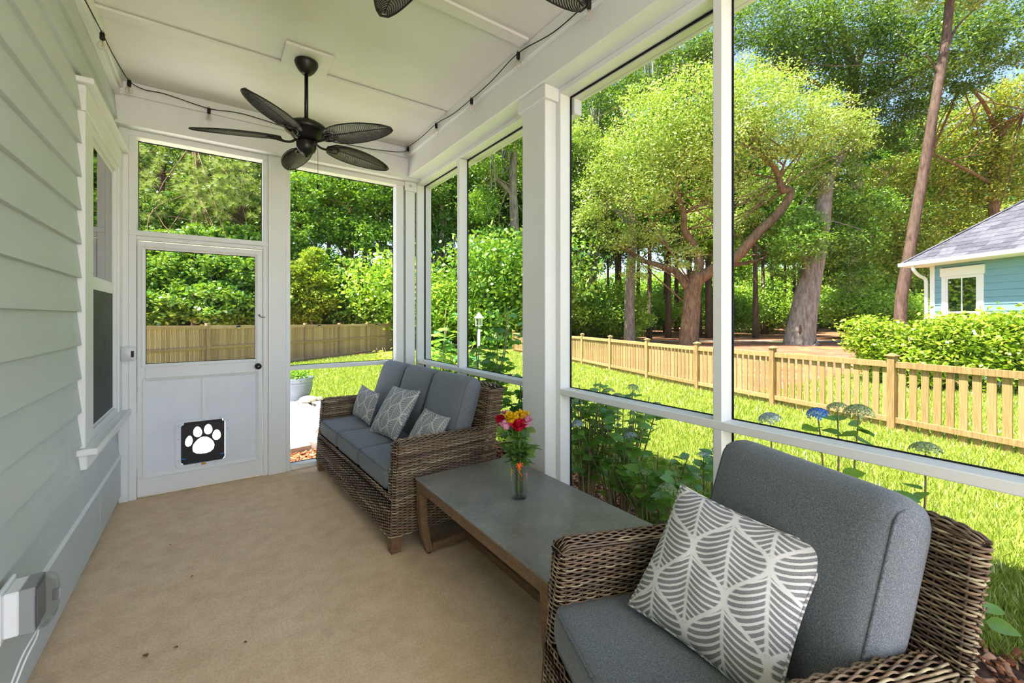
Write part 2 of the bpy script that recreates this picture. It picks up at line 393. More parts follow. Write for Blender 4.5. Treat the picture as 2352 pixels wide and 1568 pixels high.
# ------------------------------------------------------------------ mesh helpers
class MB:
    def __init__(self): self.v, self.f, self.sm = [], [], []
    def _add(self, vs, fs, smooth=False):
        o = len(self.v)
        self.v.extend([tuple(map(float, p)) for p in vs])
        self.f.extend([tuple(i + o for i in q) for q in fs]); self.sm.extend([smooth] * len(fs))
        return self
    def box(self, x0, x1, y0, y1, z0, z1, ch=0.0):
        if x0 > x1: x0, x1 = x1, x0
        if y0 > y1: y0, y1 = y1, y0
        if z0 > z1: z0, z1 = z1, z0
        if ch <= 0:
            vs = [(x0, y0, z0), (x1, y0, z0), (x1, y1, z0), (x0, y1, z0), (x0, y0, z1), (x1, y0, z1), (x1, y1, z1), (x0, y1, z1)]
            return self._add(vs, [(0, 3, 2, 1), (4, 5, 6, 7), (0, 1, 5, 4), (1, 2, 6, 5), (2, 3, 7, 6), (3, 0, 4, 7)])
        ch = min(ch, (x1 - x0) * .45, (y1 - y0) * .45, (z1 - z0) * .45)
        vs, idx = [], {}
        for sx in (0, 1):
            for sy in (0, 1):
                for sz in (0, 1):
                    X0, Y0, Z0 = (x0, x1)[sx], (y0, y1)[sy], (z0, z1)[sz]
                    dx, dy, dz = (ch, -ch)[sx], (ch, -ch)[sy], (ch, -ch)[sz]
                    idx[sx, sy, sz] = len(vs)
                    vs += [(X0, Y0 + dy, Z0 + dz), (X0 + dx, Y0, Z0 + dz), (X0 + dx, Y0 + dy, Z0)]
        I = lambda a, b, c, k: idx[a, b, c] + k
        fs = []
        for s in (0, 1):
            q = [I(s, 0, 0, 0), I(s, 1, 0, 0), I(s, 1, 1, 0), I(s, 0, 1, 0)]; fs.append(tuple(q if s else q[::-1]))
            q = [I(0, s, 0, 1), I(1, s, 0, 1), I(1, s, 1, 1), I(0, s, 1, 1)]; fs.append(tuple(q[::-1] if s else q))
            q = [I(0, 0, s, 2), I(1, 0, s, 2), I(1, 1, s, 2), I(0, 1, s, 2)]; fs.append(tuple(q if s else q[::-1]))
        for a in (0, 1):
            for b in (0, 1):
                fs.append((I(a, b, 0, 0), I(a, b, 1, 0), I(a, b, 1, 1), I(a, b, 0, 1)))
                fs.append((I(a, 0, b, 0), I(a, 1, b, 0), I(a, 1, b, 2), I(a, 0, b, 2)))
                fs.append((I(0, a, b, 1), I(1, a, b, 1), I(1, a, b, 2), I(0, a, b, 2)))
        for k in idx: fs.append((I(*k, 0), I(*k, 1), I(*k, 2)))
        return self._add(vs, fs)
    def hexa(self, p):      # 8 corners, bottom ring then top ring
        return self._add(p, [(0, 3, 2, 1), (4, 5, 6, 7), (0, 1, 5, 4), (1, 2, 6, 5), (2, 3, 7, 6), (3, 0, 4, 7)])
    def prism(self, poly, h0, h1, axis='z', smooth=False):
        n = len(poly)
        def mk(p, h):
            if axis == 'z': return (p[0], p[1], h)
            if axis == 'y': return (p[0], h, p[1])
            return (h, p[0], p[1])
        vs = [mk(p, h0) for p in poly] + [mk(p, h1) for p in poly]
        fs = [tuple(range(n))[::-1], tuple(range(n, 2 * n))] + [(i, (i + 1) % n, n + (i + 1) % n, n + i) for i in range(n)]
        return self._add(vs, fs, smooth)
    def tube(self, pts, r, n=6, cap=True, closed=False):
        pts = [np.asarray(p, float) for p in pts]
        R = r if hasattr(r, '__len__') else [r] * len(pts)
        vs, fs = [], []
        up = np.array([0.13, 0.27, 0.95])
        N = len(pts)
        for i, p in enumerate(pts):
            if closed: t = pts[(i + 1) % N] - pts[i - 1]
            else: t = pts[min(i + 1, N - 1)] - pts[max(i - 1, 0)]
            t = t / (np.linalg.norm(t) + 1e-12)
            a = np.cross(t, up)
            if np.linalg.norm(a) < 0.05: a = np.cross(t, np.array([1, 0, 0.0]))
            a /= np.linalg.norm(a); b = np.cross(t, a)
            for k in range(n):
                w = 2 * PI * k / n
                vs.append(p + (a * math.cos(w) + b * math.sin(w)) * R[i])
        for i in range(N if closed else N - 1):
            j = (i + 1) % N
            for k in range(n):
                fs.append((i * n + k, i * n + (k + 1) % n, j * n + (k + 1) % n, j * n + k))
        if cap and not closed:
            fs.append(tuple(range(n))[::-1]); fs.append(tuple(range((N - 1) * n, N * n)))
        return self._add(vs, fs, True)
    def lathe(self, prof, c=(0, 0, 0), n=24, cap=True):
        vs, fs = [], []
        for r, z in prof:
            for k in range(n):
                w = 2 * PI * k / n
                vs.append((c[0] + r * math.cos(w), c[1] + r * math.sin(w), c[2] + z))
        for i in range(len(prof) - 1):
            for k in range(n):
                fs.append((i * n + k, i * n + (k + 1) % n, (i + 1) * n + (k + 1) % n, (i + 1) * n + k))
        if cap:
            fs.append(tuple(range(n))[::-1]); fs.append(tuple(range((len(prof) - 1) * n, len(prof) * n)))
        return self._add(vs, fs, True)
    def ball(self, c, r, n=10, m=7):
        r = r if hasattr(r, '__len__') else (r, r, r)
        vs, fs = [], []
        for i in range(m + 1):
            a = PI * i / m
            for k in range(n):
                w = 2 * PI * k / n
                vs.append((c[0] + r[0] * math.sin(a) * math.cos(w), c[1] + r[1] * math.sin(a) * math.sin(w), c[2] - r[2] * math.cos(a)))
        for i in range(m):
            for k in range(n):
                fs.append((i * n + k, i * n + (k + 1) % n, (i + 1) * n + (k + 1) % n, (i + 1) * n + k))
        return self._add(vs, fs, True)
    def xform(self, mat):
        self.v = [tuple(mat @ Vector(p)) for p in self.v]; return self
    def mesh(self, name, mat, uv=None):
        me = bpy.data.meshes.new(name)
        me.from_pydata(self.v, [], self.f)
        me.polygons.foreach_set('use_smooth', self.sm)
        if uv is not None:
            l = me.uv_layers.new(name='UVMap')
            for li, lp in enumerate(me.loops): l.data[li].uv = uv[lp.vertex_index]
        me.materials.append(MAT[mat] if isinstance(mat, str) else mat)
        me.update()
        return me
    def build(self, name, mat, parent=None, uv=None, **kw):
        return link(name, self.mesh(name, mat, uv), parent, **kw)

def link(name, me, parent=None, loc=None, rot=None, scale=None):
    o = bpy.data.objects.new(name, me); COL.objects.link(o)
    if parent is not None: o.parent = parent
    if loc is not None: o.location = loc
    if rot is not None: o.rotation_euler = rot
    if scale is not None: o.scale = scale if hasattr(scale, '__len__') else (scale,) * 3
    return o
def tag(o, label, cat=None, group=None, kind=None):
    o['label'] = label
    if cat: o['category'] = cat
    if group: o['group'] = group
    if kind: o['kind'] = kind
    return o
def thing(name, label, cat, loc=(0, 0, 0), rz=0.0, group=None, kind=None):
    o = bpy.data.objects.new(name, None); COL.objects.link(o)
    o.empty_display_size = 0.1
    o.location = loc; o.rotation_euler = (0, 0, rz)
    return tag(o, label, cat, group, kind)
def copy_tree(o, parent=None):
    c = o.copy(); COL.objects.link(c)
    if parent is not None: c.parent = parent
    for ch in list(o.children): copy_tree(ch, c)
    return c
def np_mesh(name, V, F, mat, smooth=False):
    """fast mesh from numpy: V (n,3), F (m,k) of one face size"""
    V = np.ascontiguousarray(V, dtype=np.float32); F = np.ascontiguousarray(F, dtype=np.int32)
    me = bpy.data.meshes.new(name)
    k = F.shape[1]
    me.vertices.add(len(V)); me.vertices.foreach_set('co', V.ravel())
    me.loops.add(F.size); me.loops.foreach_set('vertex_index', F.ravel())
    me.polygons.add(len(F)); me.polygons.foreach_set('loop_start', np.arange(len(F), dtype=np.int32) * k)
    if smooth: me.polygons.foreach_set('use_smooth', np.ones(len(F), dtype=bool))
    me.materials.append(MAT[mat]); me.update(calc_edges=True)
    return me
def bez(pts, n=8):
    """Catmull-Rom through points"""
    P = [np.asarray(p, float) for p in pts]
    P = [2 * P[0] - P[1]] + P + [2 * P[-1] - P[-2]]
    out = []
    for i in range(1, len(P) - 2):
        for k in range(n):
            t = k / n
            out.append(0.5 * ((2 * P[i]) + (P[i + 1] - P[i - 1]) * t + (2 * P[i - 1] - 5 * P[i] + 4 * P[i + 1] - P[i + 2]) * t * t + (3 * P[i] - P[i - 1] - 3 * P[i + 1] + P[i + 2]) * t ** 3))
    out.append(P[-2]); return out

# ================================================================== THE PORCH
YF = 4.33           # inner face of the far framing
ZC = 3.145          # ceiling
XW = -0.57          # house wall
XB = 1.668          # inner face of the right beam
Y0 = -2.7           # porch goes on behind the viewer

o = MB().box(XW - .06, 1.99, Y0, 4.50, -0.14, 0.0, .006).build('floor', 'concrete_floor')
tag(o, 'tan broom-finished concrete slab of the screened porch', 'floor', kind='structure')

# ceiling with battens and fan plates
ceil = MB().box(XW - .06, XB + .02, Y0, YF, ZC, ZC + .05).build('ceiling', 'ceiling_paint')
tag(ceil, 'white painted panel ceiling with thin batten strips', 'ceiling', kind='structure')
def batten(x0, x1, y0, y1): MB().box(x0, x1, y0, y1, ZC - .018, ZC, .003).build('batten', 'ceiling_paint', ceil)
PL = []
for yb, yc in ((3.27, 3.155), (2.11, None), (0.95, 1.05), (-0.2, None)):
    batten(-.55, 1.62, yb, yb + .085)
for (xc, yc) in ((.53, 3.155), (.53, 1.07)):
    MB().box(xc - .145, xc + .145, yc - .145, yc + .118, ZC - .019, ZC, .003).build('fan_plate', 'ceiling_paint', ceil)
# roof above (shades the porch)
o = MB().box(-6.5, 2.30, Y0 - .4, 4.62, ZC + .16, ZC + .34).build('roof', 'roof_dark')
tag(o, 'roof deck over the screened porch with short eaves', 'roof', kind='structure')

# ------------------------------------------------ left house wall: lap siding
wl = MB().box(-6.3, XW - .012, Y0, 4.46, -.1, ZC + .16).build('wall_left', 'siding_paint')
tag(wl, 'sage green lap-sided house wall beside the porch', 'wall', kind='structure')
WY0, WY1, WZ0, WZ1 = 3.17, 4.31, .60, 2.68     # window with its casings
def siding(y0, y1, z0, z1):
    xb, xt = XW + .009, XW - .0105
    p = [(XW - .013, y0, z0), (xb, y0, z0), (xb, y1, z0), (XW - .013, y1, z0), (XW - .013, y0, z1), (xt, y0, z1), (xt, y1, z1), (XW - .013, y1, z1)]
    MB().hexa(p).build('siding_board', 'siding_paint', wl)
k = -6
while 1.43 + .1785 * k < 3.04:
    z0 = 1.43 + .1785 * k; z1 = min(z0 + .1785, 3.06)
    if z0 < .3: k += 1; continue
    if z1 <= WZ0 + .02 or z0 >= WZ1 - .02: siding(Y0, 4.33, z0, z1)
    else:
        siding(Y0, WY0, z0, z1)
        siding(WY1, 4.33, z0, z1)
    k += 1
siding(Y0, 4.33, .30, .36)
bb = tag(MB().box(XW - .012, XW + .004, Y0, 4.30, .05, .10).build('baseboard_left', 'siding_paint'), 'pale water-table trim board along the foot of the siding', 'baseboard', kind='structure')
for y0, y1 in ((Y0, 1.0), (1.003, 3.597), (3.603, 4.325)):
    MB().box(XW - .01, XW + .014, y0, y1, .05, .352, .003).build('trim_board', 'siding_paint', bb)
q = [(XW - .01, .352), (XW + .022, .352), (XW + .022, .358), (XW - .01, .374)]
MB()._add([(a, Y0, b) for a, b in q] + [(a, 4.325, b) for a, b in q], [(0, 1, 2, 3), (7, 6, 5, 4), (0, 4, 5, 1), (1, 5, 6, 2), (2, 6, 7, 3), (3, 7, 4, 0)]).build('drip_cap', 'white_paint', bb)
tr = tag(MB().box(XW - .012, XW + .026, Y0, 4.235, 3.035, ZC, .003).build('trim_1', 'white_paint'), 'white frieze board where siding meets the ceiling', 'trim', kind='structure')
MB().box(XW + .026, XW + .042, Y0, 4.235, 3.085, ZC, .003).build('crown_strip', 'white_paint', tr)

# ------------------------------------------------ window on the house wall
w1 = tag(MB().box(XW - .05, XW - .02, WY0 + .1, WY1 - .05, WZ0 + .1, WZ1 - .1).build('window_1', 'white_paint'), 'double-hung window with white casing near the porch corner', 'window', kind='structure')
def wb(name, mat, *a, par=None, ch=.003): return MB().box(*a, ch).build(name, mat, par or w1)
fx = XW + .022
wb('casing', 'white_paint', XW - .02, fx, WY0, WY0 + .19, .70, 2.50)
wb('casing', 'white_paint', XW - .02, fx, 4.20, WY1, .70, 2.50)
wb('head_casing', 'white_paint', XW - .02, fx + .004, WY0 - .01, WY1 + .01, 2.50, 2.635)
cap = wb('head_cap', 'white_paint', XW - .02, fx + .04, WY0 - .045, WY1 + .02, 2.635, 2.665)
wb('sill', 'white_paint', XW - .02, fx + .05, WY0 - .03, WY1 + .02, .665, .70)
wb('apron', 'white_paint', XW - .02, fx + .006, WY0, WY1, .585, .665)
for y0, y1, z0, z1 in ((3.36, 3.40, .70, 2.50), (4.16, 4.20, .70, 2.50), (3.40, 4.16, 2.455, 2.50), (3.40, 4.16, .70, .745)):
    wb('window_frame', 'white_paint', XW - .02, XW + .012, y0, y1, z0, z1)
us = wb('upper_sash', 'white_paint', XW - .02, XW - .004, 3.40, 4.16, 1.58, 1.645)
for y0, y1, z0, z1 in ((3.40, 3.43, 1.645, 2.455), (4.13, 4.16, 1.645, 2.455), (3.43, 4.13, 2.425, 2.455)):
    wb('sash_stile', 'white_paint', XW - .02, XW - .004, y0, y1, z0, z1, par=us)
MB().box(XW - .0115, XW - .008, 3.43, 4.13, 1.645, 2.425).build('glass_pane', 'window_glass', us)
ls = MB().box(XW - .0115, XW - .007, 3.40, 4.16, .745, 1.58).build('window_screen', 'window_screen', w1)
for y0, y1, z0, z1 in ((3.40, 3.415, .745, 1.58), (4.145, 4.16, .745, 1.58), (3.415, 4.145, 1.567, 1.58), (3.415, 4.145, .745, .757)):
    MB().box(XW - .01, XW - .004, y0, y1, z0, z1, .002).build('screen_frame', 'black_metal' if False else 'white_paint', ls)

# ------------------------------------------------ far wall: beam, header, posts, rail, screens
wf = tag(MB().box(XW - .01, 1.97, 4.234, 4.50, 2.832, ZC + .15, .004).build('wall_far', 'white_paint'), 'white framed screen wall with door at the end of the porch', 'wall', kind='structure')
def fb(name, *a, mat='white_paint', ch=.003, par=None): return MB().box(*a, ch).build(name, mat, par or wf)
fb('frieze_board', XW, XB, 4.212, 4.234, 3.045, ZC)
fb('header', XW, 1.80, YF, 4.445, 2.785, 2.832)
fb('corner_jamb', XW, -.514, 4.318, 4.445, 0, 2.832)
fb('door_jamb', -.514, -.468, YF, 4.445, 0, 2.785)
fb('door_jamb', .373, .413, YF, 4.445, 0, 2.785)
fb('post', .413, .554, 4.315, 4.47, 0, 2.832)
fb('stud', .554, .589, YF, 4.445, 0, 2.785)
fb('stud', 1.583, 1.66, YF + .005, 4.445, 0, 2.785)
fb('transom_rail', -.514, .413, 4.322, 4.445, 2.026, 2.066)
fb('door_head', -.468, .373, YF, 4.445, 1.993, 2.026)
fb('rail', .589, 1.583, 4.345, 4.435, .912, .948)
fb('sill_plate', .589, 1.70, 4.345, 4.445, 0, .042)
for x0, x1, z0, z1 in ((-.468, .373, 2.066, 2.785), (.589, 1.583, .948, 2.785), (.589, 1.583, .042, .912)):
    MB().box(x0, x1, 4.437, 4.4375, z0, z1).build('insect_screen', 'insect_screen', wf)
    s = MB()
    for a in ((x0, x1, z1 - .006, z1), (x0, x1, z0, z0 + .005), (x0, x0 + .004, z0, z1), (x1 - .004, x1, z0, z1)):
        s.box(a[0], a[1], 4.434, 4.44, a[2], a[3])
    s.build('screen_spline', 'screen_spline', wf)
cp = fb('corner_post', 1.682, 1.785, YF - .002, 4.47, 0, 2.832)
fb('post_cap', 1.668, 1.80, YF - .02, 4.48, 2.735, 2.832, par=cp)
MB().lathe([(.0, 0), (.017, 0), (.019, .004), (.012, .008), (.010, .006), (0, .006)], n=18, cap=False).xform(Matrix.Translation((1.727, YF - .02, 2.79)) @ Matrix.Rotation(PI / 2, 4, 'X')).build('rosette', 'white_paint', cp)
MB().lathe([(.0, 0), (.009, 0), (.009, .004), (0, .004)], n=14, cap=False).xform(Matrix.Translation((1.727, YF - .0265, 2.79)) @ Matrix.Rotation(PI / 2, 4, 'X')).build('screw_head', 'steel', cp)

# ------------------------------------------------ screen door with pet flap
DY = 4.338
d1 = tag(MB().box(-.465, .370, DY, DY + .035, .012, .153, .003).build('door_1', 'white_paint'), 'white wooden screen door with paw print pet flap', 'door', kind='structure')
def db(name, *a, mat='white_paint', ch=.003, par=None): return MB().box(*a, ch).build(name, mat, par or d1)
db('stile', -.465, -.417, DY, DY + .035, .153, 1.985)
db('stile', .316, .370, DY, DY + .035, .153, 1.985)
db('top_rail', -.417, .316, DY, DY + .035, 1.93, 1.985)
db('lock_rail', -.417, .316, DY, DY + .035, .90, 1.033)
def mitred(x0, x1, z0, z1, w, t, name):
    """four mitred strips of a picture-frame moulding"""
    y0, y1 = DY - t, DY
    O = [(x0, z0), (x1, z0), (x1, z1), (x0, z1)]; I = [(x0 + w, z0 + w), (x1 - w, z0 + w), (x1 - w, z1 - w), (x0 + w, z1 - w)]
    for k in range(4):
        j = (k + 1) % 4
        ring = [O[k], O[j], I[j], I[k]]
        g_ = .0012                                           # hairline gap at each mitre
        front = [y0 - .002, y0 - .002, y0 + t * .75, y0 + t * .75]
        cx_, cz_ = sum(p[0] for p in ring) / 4, sum(p[1] for p in ring) / 4
        ring = [(p[0] + math.copysign(g_, cx_ - p[0]), p[1] + math.copysign(g_, cz_ - p[1])) for p in ring]
        vs = [(p[0], y1 + .001, p[1]) for p in ring] + [(p[0], f, p[1]) for p, f in zip(ring, front)]
        MB().hexa(vs).build(name, 'white_paint', d1)
mitred(-.436, .334, 1.012, 1.950, .022, .012, 'screen_moulding')
mitred(-.432, .341, .155, .925, .028, .014, 'panel_moulding')
MB().box(-.41, .318, DY - .004, DY + .02, .178, .902).build('lower_panel', 'door_panel', d1)
db('panel_batten', -.064, -.040, DY - .010, DY, .560, .902)
MB().box(-.417, .316, DY + .03, DY + .0305, 1.033, 1.93).build('insect_screen', 'insect_screen', d1)
s = MB()
for a in ((-.417, .316, 1.924, 1.93), (-.417, .316, 1.033, 1.037), (-.417, -.413, 1.033, 1.93), (.312, .316, 1.033, 1.93)): s.box(a[0], a[1], DY + .028, DY + .033, a[2], a[3])
s.build('screen_spline', 'screen_spline', d1)
# pet door: the panel behind is cut away by the lower panel being built round it
kn = MB().lathe([(.0, .0), (.022, .0), (.024, .004), (.010, .010), (.009, .026), (.020, .034), (.026, .046), (.020, .058), (.0, .062)], n=22, cap=False).xform(Matrix.Translation((.335, DY, .972)) @ Matrix.Rotation(PI / 2, 4, 'X')).build('door_knob', 'black_plastic', d1)
MB().lathe([(0, 0), (.006, 0), (.006, .002), (0, .002)], n=12, cap=False).xform(Matrix.Translation((.335, DY - .0615, .972)) @ Matrix.Rotation(PI / 2, 4, 'X')).build('knob_button', 'steel', kn)
hk = MB().tube([(.345, DY - .004, 1.415), (.352, DY - .016, 1.405), (.366, DY - .018, 1.397), (.380, DY - .018, 1.400), (.388, DY - .012, 1.398)], .0024, 6).build('hook_latch', 'black_metal', d1)
MB().tube([(.345 + .007 * math.cos(t), DY - .004, 1.417 + .007 * math.sin(t)) for t in np.linspace(0, 2 * PI, 11)[:-1]], .002, 5, closed=True).build('latch_eye', 'black_metal', hk)

# rebuild the lower panel as a frame round the flap opening
bpy.data.objects.remove([c for c in d1.children if c.name.startswith('lower_panel')][0])
FX0, FX1, FZ0, FZ1 = -.198, .097, .207, .549
lp = MB()
for a in ((-.424, FX0, .160, .915), (FX1, .326, .160, .915), (FX0, FX1, FZ1, .915), (FX0, FX1, .160, FZ0)): lp.box(a[0], a[1], DY - .004, DY + .02, a[2], a[3])
lp.build('lower_panel', 'door_panel', d1)
def rrect(x0, x1, z0, z1, r, n=6):
    out = []
    for cx, cz, a0 in ((x1 - r, z0 + r, -PI / 2), (x1 - r, z1 - r, 0), (x0 + r, z1 - r, PI / 2), (x0 + r, z0 + r, PI)):
        for k in range(n + 1): out.append((cx + r * math.cos(a0 + k * PI / 2 / n), cz + r * math.sin(a0 + k * PI / 2 / n)))
    return out
pf = MB()
outer = rrect(-.232, .131, .187, .569, .03); 
ch = .018
inner_s = [(FX1, FZ0 + ch), (FX1, FZ1 - ch * 1.6), (FX1 - ch, FZ1 - ch * .9), (FX1 - ch, FZ1), (FX0 + ch, FZ1), (FX0 + ch, FZ1 - ch * .9), (FX0, FZ1 - ch * 1.6), (FX0, FZ0 + ch), (FX0 + ch, FZ0), (FX1 - ch, FZ0)]
def ring_prism(mb, outer, inner, y0, y1):
    # triangulated plate with a hole
    bm = bmesh.new()
    def loop(pts, y): return [bm.verts.new((p[0], y, p[1])) for p in pts]
    for y in (y0, y1):
        a, b = loop(outer, y), loop(inner, y)
        ed = [bm.edges.new((l[i], l[(i + 1) % len(l)])) for l in (a, b) for i in range(len(l))]
        bmesh.ops.triangle_fill(bm, use_beauty=True, edges=ed)
    bm.verts.ensure_lookup_table(); bm.verts.index_update()
    mb._add([tuple(v.co) for v in bm.verts], [tuple(v.index for v in f.verts) for f in bm.faces])
    bm.free()
    for pts in (outer, inner):
        n = len(pts); vs = [(p[0], y0, p[1]) for p in pts] + [(p[0], y1, p[1]) for p in pts]
        mb._add(vs, [(i, (i + 1) % n, n + (i + 1) % n, n + i) for i in range(n)])
ring_prism(pf, outer, inner_s, DY - .016, DY - .004)
pfo = pf.build('pet_flap_frame', 'door_panel', d1)
for x, z in ((-.215, .53), (-.215, .42), (-.215, .25), (-.05, .558), (.06, .558), (.115, .53), (.115, .46), (.114, .24), (-.10, .197), (.03, .197)):
    MB().lathe([(0, 0), (.0045, 0), (.0045, .0012), (0, .0012)], n=8, cap=False).xform(Matrix.Translation((x, DY - .0161, z)) @ Matrix.Rotation(PI / 2, 4, 'X')).build('screw', 'steel', pfo)
MB().box(-.065, -.035, DY - .02, DY - .016, .19, .206, .001).build('brass_catch', 'brass', pfo)
# flap plate with paw shaped openings
def oval(cx, cz, rx, rz, tilt, n=20, egg=0.0):
    out = []
    for k in range(n):
        a = 2 * PI * k / n; x = rx * math.cos(a) * (1 - egg * math.sin(a)); z = rz * math.sin(a)
        out.append((cx + x * math.cos(tilt) - z * math.sin(tilt), cz + x * math.sin(tilt) + z * math.cos(tilt)))
    return out
hz = lambda u, v: onY(DY + .006, 380 + u / 7.84, 900 + v / 7.84)
holes = []
for (u, v, du, dv, tilt) in ((423, 885, 66, 98, -.12), (580, 716, 78, 98, .10), (770, 668, 74, 92, .05), (921, 767, 75, 94, .02)):
    c = hz(u, v); rx = abs(hz(u + du, v)[0] - c[0]); rz = abs(hz(u, v + dv)[2] - c[2])
    holes.append(oval(c[0], c[2], rx, rz, tilt, egg=.12))
pad_px = [(487, 1010), (500, 1075), (560, 1106), (640, 1108), (730, 1098), (810, 1070), (868, 1015), (883, 945), (860, 880), (815, 838), (760, 806), (700, 799), (640, 812), (575, 858), (525, 915), (497, 960)]
holes.append([(hz(*p)[0], hz(*p)[2]) for p in pad_px][::-1])
fl_out = [(FX1 - .004, FZ0 + ch), (FX1 - .004, FZ1 - ch * 1.6), (FX1 - ch - .003, FZ1 - ch), (FX1 - ch - .003, FZ1 - .004), (FX0 + ch, FZ1 - .004), (FX0 + ch, FZ1 - ch), (FX0, FZ1 - ch * 1.6), (FX0, FZ0 + ch), (FX0 + ch, FZ0), (FX1 - ch - .003, FZ0)]
bm = bmesh.new()
for y in (DY + .002, DY + .009):
    ed = []
    for pts in [fl_out] + holes:
        l = [bm.verts.new((p[0], y, p[1])) for p in pts]
        ed += [bm.edges.new((l[i], l[(i + 1) % len(l)])) for i in range(len(l))]
    bmesh.ops.triangle_fill(bm, use_beauty=True, edges=ed)
bm.verts.index_update()
fl = MB(); fl._add([tuple(v.co) for v in bm.verts], [tuple(v.index for v in f.verts) for f in bm.faces]); bm.free()
for pts in [fl_out] + holes:
    n = len(pts); fl._add([(p[0], DY + .002, p[1]) for p in pts] + [(p[0], DY + .009, p[1]) for p in pts], [(i, (i + 1) % n, n + (i + 1) % n, n + i) for i in range(n)])
flo = fl.build('pet_flap', 'black_plastic', d1)
MB().box(FX0 + .012, FX1 - .012, DY - .006, DY + .002, FZ1 - .026, FZ1 - .018, .001).build('flap_hinge', 'black_plastic', flo)
for x, z in ((FX0 + .016, FZ0 + .046), (FX1 - .022, FZ0 + .046)):
    MB().box(x - .012, x + .012, DY - .002, DY + .002, z - .0045, z + .0045, .001).build('latch_tab', 'blue_latch', flo)

# ------------------------------------------------ right wall: beam, header, column, mullions, rails, screens
wr = tag(MB().box(XB, 1.97, Y0, 4.234, 2.85, ZC + .15, .004).build('wall_right', 'white_paint'), 'white framed screen wall with low rail along the garden side', 'wall', kind='structure')
def rb(name, *a, mat='white_paint', ch=.003, par=None): return MB().box(*a, ch).build(name, mat, par or wr)
rb('frieze_board', XB - .03, XB, Y0, 4.212, 3.045, ZC)
rb('header', 1.80, 1.89, Y0, 4.345, 2.813, 2.85)
rb('outer_header', 1.893, 1.944, Y0, 4.48, 2.80, 2.85)
rb('outer_header', 1.947, 1.975, Y0, 4.48, 2.80, 2.85)
col = rb('column', 1.71, 1.94, 2.06, 2.30, 0, 2.85, ch=.004)
rb('column_cap', 1.69, 1.95, 2.035, 2.325, 2.765, 2.85, par=col)
MB().box(1.70, 1.95, 2.05, 2.31, 0, .09, .003).build('column_base', 'white_paint', col)
rb('outer_cap', 1.895, 1.96, 1.99, 2.37, 2.70, 2.80, par=col)
rb('stud', 1.80, 1.89, 2.018, 2.06, 0, 2.813)
rb('stud', 1.80, 1.89, 2.30, 2.342, 0, 2.813)
rb('stud', 1.80, 1.89, 4.305, 4.345, 0, 2.813)
rb('outer_corner', 1.895, 1.96, 4.30, 4.48, 0, 2.80)
rb('mullion', 1.80, 1.89, 3.362, 3.400, 0, 2.813)
rb('mullion', 1.80, 1.89, .978, 1.019, 0, 2.813)
rb('mullion', 1.80, 1.89, -.35, -.31, 0, 2.813)
rb('rail', 1.797, 1.89, 2.342, 4.305, .911, .948)
rb('rail', 1.797, 1.89, Y0, 2.018, .911, .948)
rb('sill_plate', 1.80, 1.89, Y0, 4.305, 0, .040)
bays = [(3.40, 4.305), (2.342, 3.362), (1.019, 2.018), (-.31, .978)]
for y0, y1 in bays:
    for z0, z1 in ((.948, 2.813), (.040, .911)):
        MB().box(1.884, 1.8845, y0, y1, z0, z1).build('insect_screen', 'insect_screen', wr)
        s = MB()
        for a in ((y0, y1, z1 - .007, z1), (y0, y1, z0, z0 + .004), (y0, y0 + .005, z0, z1), (y1 - .005, y1, z0, z1)): s.box(1.881, 1.892, a[0], a[1], a[2], a[3])
        s.build('screen_spline', 'screen_spline', wr)

# ------------------------------------------------ security camera on the corner jamb
t = thing('security_camera', 'small white security camera mounted on the jamb by the door', 'camera', (-.512, 4.318, 1.09))
MB().box(-.024, .016, -.012, 0, -.018, .06, .004).build('wall_mount', 'cast_white', t)
bd = MB().prism(rrect(-.034, .046, -.016, .085, .016), -.062, -.012, 'y', True).build('camera_body', 'cast_white', t)
MB().box(.020, .038, -.0635, -.061, .008, .056, .002).build('lens_window', 'black_plastic', bd)

# ------------------------------------------------ outlet with bubble cover
t = thing('weatherproof_outlet', 'weatherproof outlet box with clear bubble cover on the siding', 'outlet', (XW + .014, 2.10, .44))
MB().box(0, .012, -.07, .07, -.085, .085, .004).build('wall_plate', 'cast_white', t)
MB().box(.012, .048, -.055, .055, -.072, .072, .004).build('box_body', 'cast_white', t)
MB().box(.048, .084, -.056, .056, -.074, .074, .003).build('grey_base', 'outlet_grey', t)
bc = MB(); prof = []
for k in range(9):
    a = k / 8 * PI / 2
    prof.append((.046 + .012 * math.cos(a), .040 * math.sin(a)))
n = len(prof)
N = 28; vs = []; fs = []
for j, (rr, h) in enumerate(prof):
    sc = 1 - .55 * (j / (n - 1)) ** 2.4
    for k in range(N):
        a = 2 * PI * k / N
        cy = .060 * sc * np.sign(math.cos(a)) * abs(math.cos(a)) ** .45; cz = .080 * sc * np.sign(math.sin(a)) * abs(math.sin(a)) ** .45
        vs.append((.084 + h, cy, cz))
for j in range(n - 1):
    for k in range(N): fs.append((j * N + k, j * N + (k + 1) % N, (j + 1) * N + (k + 1) % N, (j + 1) * N + k))
fs.append(tuple(range((n - 1) * N, n * N)))
bc._add(vs, fs, True); bco = bc.build('bubble_cover', 'clear_plastic', t)
MB().box(.108, .128, .016, .022, -.02, .02, .003).build('cover_latch', 'outlet_grey', bco)
MB().box(.085, .087, -.045, .045, -.06, .06).build('receptacle_face', 'outlet_grey', t)
o = MB().tube(bez([(.07, .02, -.07), (.075, 0, -.095), (.06, -.08, -.13), (.05, -.2, -.20), (.04, -.34, -.27)], 5), .0032, 6).build('power_cord', 'cast_white', t)
MB().tube(bez([(.07, .01, -.072), (.082, -.02, -.1), (.07, -.1, -.14), (.06, -.22, -.21), (.05, -.36, -.28)], 5), .0032, 6).build('power_cord', 'cast_white', t)
MB().box(.05, .054, -.19, -.14, -.20, -.165, .001).build('cord_tag', 'cast_white', t)

